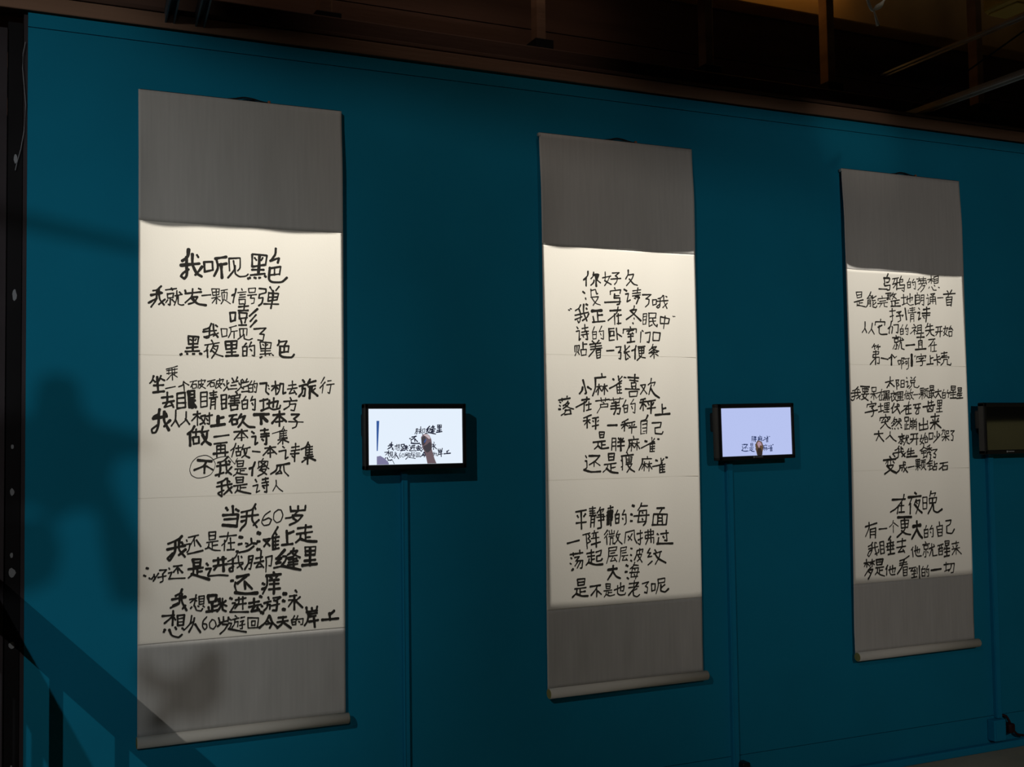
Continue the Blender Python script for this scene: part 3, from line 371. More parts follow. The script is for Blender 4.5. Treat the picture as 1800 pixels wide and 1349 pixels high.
WRITING['b'] = '''你|6.9,209,538,206,555,189,573;6.9,200,565,200,597;5.8,235,540,232,556,222,567;9.9,233,551,257,549,250,563;8.7,245,554,246,596;6.4,236,572,233,582,221,593;5.8,251,571,266,582 好|5.2,288,536,288,561,284,573;5.3,275,561,313,552;5.2,308,554,299,572,284,592;6.4,288,573,314,586;5.3,321,539,353,536,336,549;5.9,334,549,344,557,340,573,330,585;5.9,314,564,359,559 久|5.9,395,524,394,541,382,561;5.9,393,544,420,539,411,560,385,588;6.5,399,560,419,579,438,584
没|7.5,185,621,193,627;6.4,196,646,198,652;8.1,199,671,204,673;4.9,221,610,222,638;4.9,221,615,242,609,247,628,252,625;4.9,220,642,255,638,248,651,230,674;4.9,225,645,243,665,263,671 写|5.6,330,599,333,604;5.5,310,614,310,627;5.6,310,613,358,606,354,621;6.4,329,625,327,641,353,639,351,664,340,667;5.6,331,632,350,630;7,284,660,356,655 诗|7.6,374,604,385,610;5.9,380,623,394,620,386,654,402,646;5.9,415,608,454,602;5.9,440,595,436,613;5.9,413,619,452,614;5.9,413,629,452,623;8.3,441,625,441,640,431,661;5.9,421,638,428,640;8.3,428,631,446,635 了|5.9,462,622,505,619,478,639;5.9,478,638,494,640,491,658,475,672 哦|5,511,641,512,663;5.1,511,641,530,639,528,658;5.1,512,663,528,658;5.1,562,620,554,629,537,635;5.1,533,646,585,641;5.1,548,632,545,665,536,674,529,669,547,656;5.1,565,621,566,646,579,674;5.1,581,652,560,671;5.1,575,624,580,626
“|5.4,119,696,124,697;5.4,127,691,132,692 我|5.7,174,674,165,688,150,698;6.4,148,717,208,703;5.7,165,690,172,710,170,736,163,747,159,738;5.8,148,734,178,722;6.9,187,672,187,704,201,738;6.9,209,709,201,724,181,737;8.1,199,688,202,690 正|10.5,224,697,269,693;7.2,249,696,252,738;7.3,254,713,272,711;7.2,229,719,234,742;7.3,227,742,283,736 在|7.3,307,693,356,689;6.1,344,677,336,702,298,733;5.2,327,705,328,748;6.1,337,714,358,709;6.1,344,705,344,746;6.1,338,745,356,743 冬|5.9,421,670,417,682,399,690;5.9,403,690,432,684,418,702,381,727;7.7,404,693,427,711,451,729;5.9,418,719,419,725;7.6,412,740,414,744 眠|4.7,464,701,461,742;4.7,464,701,482,699,475,742;4.7,464,713,480,710;4.7,463,726,477,724;4.7,461,744,475,742;4.8,490,697,527,695,523,715;4.7,492,698,491,752,507,744;4.8,492,717,525,715;4.7,491,732,524,728;5.9,509,717,514,738,529,752,531,743 中|5.4,547,710,546,738;5.4,547,710,590,717,584,737;5.4,548,738,584,737;5.4,570,706,561,759 ”|3.3,607,706,611,708;3.3,614,706,618,707
诗|5.5,155,763,160,770;5.5,152,781,166,778,164,817,170,810;5.5,178,769,205,764;5.5,191,752,192,776;5.5,176,784,207,779;5.5,174,795,206,790;6.3,197,779,203,813,195,811;5.5,182,799,185,804 的|4.3,235,760,225,781;4.3,225,781,227,810;4.3,226,782,244,780,242,808;4.3,228,792,243,791;4.3,227,810,242,808;4.3,268,757,256,780;4.3,258,779,276,775,275,810,264,806;4.3,261,787,265,793 卧|5.8,300,766,301,814;5.8,300,767,324,765;5.8,306,777,306,798;5.8,306,777,323,776,322,793;5.8,304,796,324,793;5.8,301,814,324,811;5.8,334,764,338,810;5.8,339,787,358,797 室|5.9,399,756,401,762;5.8,367,767,365,783;5.9,367,767,429,764,427,779;5.9,382,774,415,770;5.9,397,772,385,787,414,784;5.9,408,779,413,787;5.9,388,797,412,794;7.6,400,788,400,819;7,383,821,419,816 门|6.2,457,770,462,773;6.2,451,776,447,819;6.2,472,780,497,775,489,818,480,816 口|5.9,511,775,508,809;5.9,511,775,544,777,538,808;5.9,508,809,538,809
贴|5.1,144,839,145,863;5.2,144,839,165,837,161,860;5.1,154,843,153,860,145,878;5.2,157,863,164,873;6.9,181,825,181,854;5.2,183,832,199,831;5.2,171,854,174,877;5.2,171,854,196,852,194,874;5.2,174,877,195,874 着|6.9,224,818,232,827;5.8,254,815,244,827;6.9,212,832,262,825;5.8,215,842,265,836;5.8,215,852,268,845;5.7,239,827,235,850,207,881;5.8,241,856,244,886;5.8,241,856,261,852,259,884;4.3,243,866,259,863;4.3,244,876,259,873;5.8,244,887,259,884 一|7,289,856,321,854 张|5.8,331,841,354,838,350,851;5.8,352,852,342,861;5.8,342,863,353,861,351,889,343,886;5.8,372,833,374,891;5.8,394,835,368,859;5.9,368,864,392,857;5.8,378,864,395,881;5.8,376,891,386,885 便|6.4,425,833,420,847,404,854;8.2,420,847,419,888;5.9,434,837,469,834;5.9,437,843,440,867;5.9,437,843,464,841,462,863;5.9,439,853,462,851;5.9,439,865,462,862;5.9,452,837,451,872,429,893;5.9,440,874,454,880,470,882 条|5.6,508,825,502,840,488,851;5.6,501,839,525,834,512,847,488,863;5.6,504,842,521,850,535,853;5.6,495,861,528,857;5.6,512,853,512,883;5.6,507,865,494,877;5.6,519,865,532,872
小|8,179,975,193,1027,187,1030;8,177,1004,173,1017,162,1030;8,199,1003,215,1012 麻|6.4,264,949,266,959;7.7,233,967,282,962;7,236,967,234,1007,222,1038;5.8,241,1002,263,999;5.8,252,991,246,1034;5.8,250,1004,237,1023;5.8,254,1005,261,1017;5.8,268,1001,288,997;5.8,276,991,275,1033;5.8,274,1002,264,1020;5.8,277,1002,290,1020 雀|7.8,315,970,319,973;6.5,339,958,341,974;5.8,356,960,345,971;6.5,354,977,328,994,299,1008;6.5,366,963,374,964;4.9,331,994,333,1028;4.9,343,978,346,984;4.9,332,991,353,987;4.9,331,1004,351,1001;4.9,333,1015,351,1013;4.9,333,1028,353,1026;4.9,344,987,343,1026 喜|7.9,384,963,434,965;7.5,417,951,414,980;5.9,391,974,432,978;5.9,399,985,400,1000;5.9,399,985,422,985,420,998;5.9,400,1000,420,999;5.9,402,1005,406,1010;5.9,421,1003,417,1010;5.9,370,1010,437,1011;5.9,388,1021,390,1041;5.9,388,1021,429,1019,424,1039;5.9,390,1042,424,1039 欢|5.9,443,995,468,991,460,1008,442,1031;5.9,449,998,462,1016,473,1029;5.9,496,966,492,983,480,993;5.9,490,986,515,981,507,996;5.9,495,993,489,1012,483,1032;8.6,493,1009,510,1032,532,1045
落|7.6,68,1056,119,1048;6,83,1049,84,1060;6,106,1040,104,1052;6,72,1063,77,1066;6,71,1077,75,1080;8.2,69,1092,75,1092;6,109,1060,104,1068,88,1078;6,102,1068,115,1067,105,1078,87,1090;6,97,1075,116,1086,134,1091;6,100,1094,94,1106,78,1116;6,96,1097,119,1094,121,1110;6,94,1113,123,1110 在|8.3,173,1055,206,1051;6.4,195,1043,191,1062,145,1084;5.7,183,1062,181,1100;5.8,191,1075,214,1070;5.7,204,1062,203,1094;5.8,192,1097,214,1092 芦|5.8,235,1059,296,1052;4.5,259,1046,262,1062;4.5,280,1047,278,1060;4.5,269,1063,273,1068;4.5,256,1073,256,1084,241,1107;4.5,256,1073,290,1070,288,1083;4.5,256,1084,288,1082 苇|4.5,298,1055,360,1049;4.5,314,1046,317,1062;4.5,345,1046,341,1060;6.2,307,1068,341,1065;6.1,303,1080,341,1076;7.1,303,1091,344,1088;6.1,346,1088,340,1112,331,1110;7.1,325,1062,326,1091,316,1112 的|4.9,372,1055,357,1081;4.9,361,1077,364,1106;4.9,363,1077,380,1075,377,1104;4.9,364,1090,377,1088;4.9,364,1106,377,1104;4.9,409,1052,393,1072;4.9,397,1072,416,1068,413,1109,404,1104;4.9,398,1081,402,1091 秤|6.9,465,1049,442,1055;6.9,439,1065,471,1060;6.9,455,1055,454,1098;6.9,451,1070,439,1091;6.9,459,1072,468,1081;6.9,472,1062,513,1055;6.9,478,1068,482,1075;6.9,505,1065,499,1075;6.9,474,1090,512,1086;9.2,494,1060,490,1109 上|7.6,545,1072,546,1113;7.6,548,1091,562,1088;8.9,511,1116,581,1111
秤|6.1,214,1115,179,1127;6.1,177,1139,208,1134;6.1,195,1126,194,1167;6,193,1142,182,1154;6.1,199,1140,209,1148;6.1,219,1128,246,1124;6.1,221,1139,224,1142;6.1,246,1137,242,1142;6.1,218,1160,246,1155;7.4,234,1129,233,1171 一|8.1,287,1157,328,1156 秤|6.1,380,1133,352,1146;6.2,348,1156,380,1148;6.1,365,1143,362,1180;6.1,363,1156,350,1170;6.2,367,1156,380,1161;6.2,384,1148,413,1143;6.2,387,1158,391,1163;6.2,410,1155,406,1161;6.2,383,1168,420,1165;6.2,399,1148,396,1190 自|7.5,475,1118,465,1134,443,1142;5.2,441,1144,440,1194;5.2,443,1142,472,1139,467,1191;5.2,449,1155,468,1152;4.2,449,1170,468,1168;3.6,452,1183,467,1181;3.3,442,1193,460,1191 己|6.2,495,1149,539,1147,533,1167;6.2,508,1169,533,1167;6.2,508,1169,509,1192,540,1194,546,1185
是|5.8,249,1186,252,1206;5.8,249,1184,272,1184,268,1205;5.8,252,1195,268,1194;5.8,252,1206,268,1205;7.7,221,1224,275,1220;5.8,259,1221,258,1250;5.8,260,1235,275,1234;5.7,243,1226,241,1238,226,1251;7.7,241,1238,258,1250,289,1247 胖|5.1,306,1209,303,1257;5.1,306,1209,323,1209,321,1259;5.2,307,1225,321,1223;5.1,307,1241,321,1240;7.1,334,1209,340,1217;7.1,356,1211,351,1217;7.4,332,1225,360,1222;7.8,330,1241,361,1239;8.4,345,1211,344,1259 麻|5.2,404,1202,407,1212;6.5,382,1218,428,1214;6.5,384,1218,384,1237,370,1268;5.2,386,1232,407,1230;5.2,398,1223,393,1262;5.2,395,1234,382,1249;5.2,399,1236,405,1246;5.2,411,1233,432,1228;5.2,421,1222,420,1259;5.2,418,1235,408,1249;5.2,422,1235,433,1253 雀|8.5,460,1223,467,1224;4.9,492,1208,493,1226;4.9,505,1213,497,1223;5.9,504,1226,485,1232,441,1251;6.6,520,1215,526,1216;4.9,483,1237,482,1265;4.9,491,1226,495,1231;4.9,483,1236,506,1233;4.9,483,1247,504,1244;4.9,483,1255,504,1254;4.9,481,1266,503,1265;4.9,495,1234,494,1265
还|8.6,201,1278,249,1279;6.4,245,1283,228,1299,201,1314;5.7,223,1302,223,1321;4.8,228,1302,250,1317;5.7,185,1277,190,1285;6.3,183,1298,190,1298,190,1324,176,1333;8.6,176,1333,209,1342,251,1341 是|5.8,288,1271,289,1297;5.8,288,1271,315,1270,311,1296;5.8,292,1284,311,1283;5.8,289,1297,311,1296;5.8,269,1314,322,1309;5.8,298,1313,298,1342;5.8,300,1328,318,1325;4.5,284,1318,280,1330,263,1344;7.7,278,1330,299,1344,330,1349 瘦|4.8,372,1266,376,1274;7.1,346,1282,402,1277;5.8,349,1284,351,1311,350,1337;4.8,345,1298,347,1301;4.8,345,1326,352,1321;4.8,368,1287,369,1308;4.9,387,1286,396,1286,392,1307;3.6,370,1294,377,1294;3.6,370,1300,377,1300;3.6,385,1294,394,1294;3.6,385,1301,394,1300;4.9,369,1308,392,1307;4.8,381,1283,381,1309;5.5,367,1315,396,1314,384,1331,371,1347;6.5,375,1318,388,1335,407,1346 麻|4.9,469,1286,470,1294;5.5,444,1295,489,1295;6.8,446,1295,443,1313,428,1340;4.9,447,1317,464,1314;4.9,455,1307,452,1344;4.9,453,1318,441,1336;4.9,456,1320,464,1328;4.9,468,1317,489,1314;4.9,478,1307,475,1345;4.9,475,1319,468,1333;4.9,477,1319,490,1337 雀|7.9,509,1302,516,1304;5.6,533,1294,535,1309;5.6,547,1296,539,1305;7.9,558,1291,564,1292;6.5,540,1312,525,1322,492,1327;5.6,527,1322,526,1353;5.6,535,1312,538,1319;5.6,527,1322,552,1319;5.6,526,1331,550,1329;5.6,526,1341,549,1340;5.6,526,1353,551,1350;5.6,540,1320,539,1351
平|8.1,136,1498,183,1492;7.2,142,1513,146,1519;7.2,179,1508,172,1517;7.2,137,1542,182,1540;8.3,160,1497,160,1566 静|5.7,198,1488,226,1486;5.7,198,1497,222,1497;5.7,200,1506,224,1506;5.7,212,1481,213,1510;5.7,198,1515,227,1515;5.7,205,1519,202,1560;5.7,205,1519,222,1518,217,1561;5.7,204,1531,220,1530;5.7,204,1543,220,1542;5.7,247,1484,241,1496,232,1506;5.7,243,1496,263,1491,256,1503;5.7,237,1514,261,1512,261,1536;5.7,230,1523,268,1521;5.7,237,1536,263,1534;6.9,248,1499,250,1563,234,1568 青|6.1,282,1490,304,1486;6,293,1480,294,1498;6.1,280,1500,303,1498;6.1,277,1506,304,1504;12.1,285,1502,283,1552;9.1,294,1501,293,1558;8.5,301,1510,297,1537;6,278,1515,276,1555;6,275,1518,302,1525;6,276,1534,298,1537 的|6.1,325,1499,316,1517;6.1,314,1515,315,1549;6.1,316,1517,332,1514,329,1548;6.1,316,1532,330,1531;6.1,315,1550,329,1549;6.1,356,1500,346,1517;6.1,347,1518,363,1516,363,1549,355,1558;6.1,347,1532,349,1535 海|9.8,395,1482,401,1484;10.4,387,1517,392,1519;9.1,385,1544,391,1544;6.4,437,1474,431,1488,419,1503;6.4,431,1486,465,1486;6.4,426,1506,460,1503,455,1550,444,1564;6.4,427,1508,419,1550;6.4,400,1525,471,1523;6.4,418,1550,457,1549;6.4,440,1512,443,1515;6.4,439,1537,441,1541 面|8,510,1497,544,1498;6.8,533,1501,522,1516;6.8,493,1521,558,1524,552,1565;6.8,493,1523,487,1564;6.8,485,1564,552,1566;6.8,514,1525,510,1563;6.8,533,1526,534,1564;6.2,516,1537,530,1538;6.2,516,1550,530,1550
一|5.9,96,1619,149,1610 阵|5.1,165,1590,198,1584;5.1,181,1589,185,1645;5.1,191,1588,198,1599,189,1605,201,1617,187,1623;5.1,207,1586,236,1582;5.1,219,1576,213,1600;5.1,204,1606,239,1603;6.9,204,1630,245,1621;7.2,225,1589,226,1641 微|6,277,1577,263,1593;4.5,278,1591,263,1607;5.4,273,1603,274,1633;4.5,285,1579,287,1591;4.5,285,1593,308,1591;4.5,296,1577,297,1592;4.5,308,1580,307,1591;4.5,283,1602,307,1600;4.5,290,1607,288,1634;4.5,290,1608,302,1607,300,1631,307,1629;4.5,325,1581,316,1599;4.5,318,1596,335,1594;4.5,330,1596,324,1614,308,1633;5.4,318,1602,328,1621,343,1634 风|5.2,360,1589,358,1610,354,1631;5.2,360,1589,401,1582,402,1615,412,1634;5.2,390,1596,381,1611,372,1621;5.2,372,1605,388,1621 拂|5.5,413,1597,438,1594;5.5,429,1584,428,1635,425,1641,418,1636;5.5,418,1622,438,1614;5.5,450,1593,491,1589,489,1604;5.5,452,1605,491,1603;5.5,452,1607,452,1618,491,1615,490,1638;5.5,465,1584,464,1618,453,1641;5.5,477,1582,478,1634 过|6.8,508,1602,513,1605;6.8,514,1618,510,1639;8.7,506,1642,582,1644;6.8,524,1603,562,1600;6.8,551,1590,554,1632,543,1630;6.8,536,1614,540,1618
荡|7.1,107,1664,164,1659;5.9,121,1658,122,1670;5.9,150,1649,151,1664;5.9,109,1676,114,1680;5.9,106,1698,111,1701;8.9,114,1725,119,1722;5.9,127,1676,148,1674,134,1688;5.9,132,1690,163,1690,159,1720,152,1719;5.9,142,1692,128,1710;5.9,153,1694,138,1718 起|7.2,182,1664,214,1660;6.3,203,1650,203,1674;6.3,186,1676,217,1674;6.3,203,1676,202,1704;6.3,204,1689,216,1687;6.2,192,1686,189,1698,178,1709;8.7,189,1699,219,1710,253,1710;6.3,224,1661,248,1654,244,1674;6.3,227,1677,244,1674;6.3,227,1677,226,1697,245,1695,251,1689 层|4.5,281,1647,319,1644,315,1656;4.5,282,1659,315,1658;5.1,282,1647,280,1679,271,1707;4.5,289,1669,309,1667;4.5,283,1680,320,1678;4.5,302,1680,288,1700,312,1697;4.5,306,1689,317,1703 层|4.2,336,1650,364,1647,360,1659;4.2,337,1662,360,1660;4.2,336,1650,335,1679,328,1704;4.2,343,1670,362,1669;4.2,341,1682,369,1681;4.2,353,1681,342,1700,365,1699;4.2,360,1692,367,1702 波|7.3,383,1654,389,1656;6.7,382,1680,386,1682;7.9,382,1702,386,1705;5.2,412,1665,440,1660,436,1672;5.2,412,1665,408,1683,398,1702;5.2,424,1658,424,1680;5.2,413,1681,434,1680,425,1696,412,1707;5.2,416,1685,434,1712 纹|5.8,472,1659,459,1676,475,1677;5.8,473,1680,461,1693,480,1691;5.8,462,1725,482,1711;5.8,495,1666,502,1675;5.8,489,1681,526,1674;5.8,520,1680,514,1698,496,1724;7.7,495,1681,510,1701,546,1721
大|10.2,277,1734,317,1731;8.4,300,1719,297,1743,274,1773;8.4,299,1743,313,1762,332,1771 海|9.1,361,1721,368,1724;9.1,356,1747,364,1747;7.3,363,1771,369,1775;5.1,400,1711,394,1725,378,1736;5.2,393,1721,417,1724;5.2,389,1735,417,1734,411,1756,402,1778;5.1,389,1735,381,1769;5.2,376,1751,420,1751;5.2,381,1769,413,1768;5.2,399,1738,401,1742;5.2,397,1759,399,1764
是|5.9,137,1764,140,1787;5.9,137,1763,172,1762,168,1784;5.9,141,1775,168,1774;5.9,140,1787,168,1785;5.9,125,1799,176,1797;5.9,149,1799,148,1827;5.9,150,1813,172,1811;5.9,135,1804,131,1817,114,1831;7.7,133,1819,155,1829,184,1831 不|7.5,195,1795,241,1792;5.9,226,1796,217,1810,198,1829;6,224,1807,223,1837;6,229,1815,244,1828 是|4.5,265,1791,267,1807;4.5,265,1789,286,1790,284,1808;4.5,267,1798,284,1799;4.5,267,1807,284,1808;4.5,256,1816,292,1815;4.5,275,1817,275,1835;4.5,277,1824,292,1824;4.5,268,1819,264,1831,257,1840;4.5,265,1830,282,1837,304,1834 也|5.4,303,1816,349,1802,345,1822,338,1821;5.4,319,1799,318,1829,330,1837,351,1836,355,1830;5.4,333,1789,332,1821 老|5.5,373,1795,416,1793;5.5,397,1784,394,1807;5.5,370,1811,416,1808;6,414,1794,394,1816,369,1841;5.4,408,1817,390,1825;6.1,389,1823,392,1843,408,1849,420,1842 了|4.9,433,1799,464,1793,447,1810;4.9,449,1810,458,1817,454,1838,443,1834 呢|5.8,476,1803,477,1831;5.8,476,1803,494,1803,492,1827;5.8,477,1831,493,1828;5.8,507,1786,541,1783,539,1799;5.8,508,1802,539,1799;5.8,507,1786,508,1811,497,1843;5.8,539,1810,522,1821;6.8,521,1809,520,1833,540,1839,557,1828'''
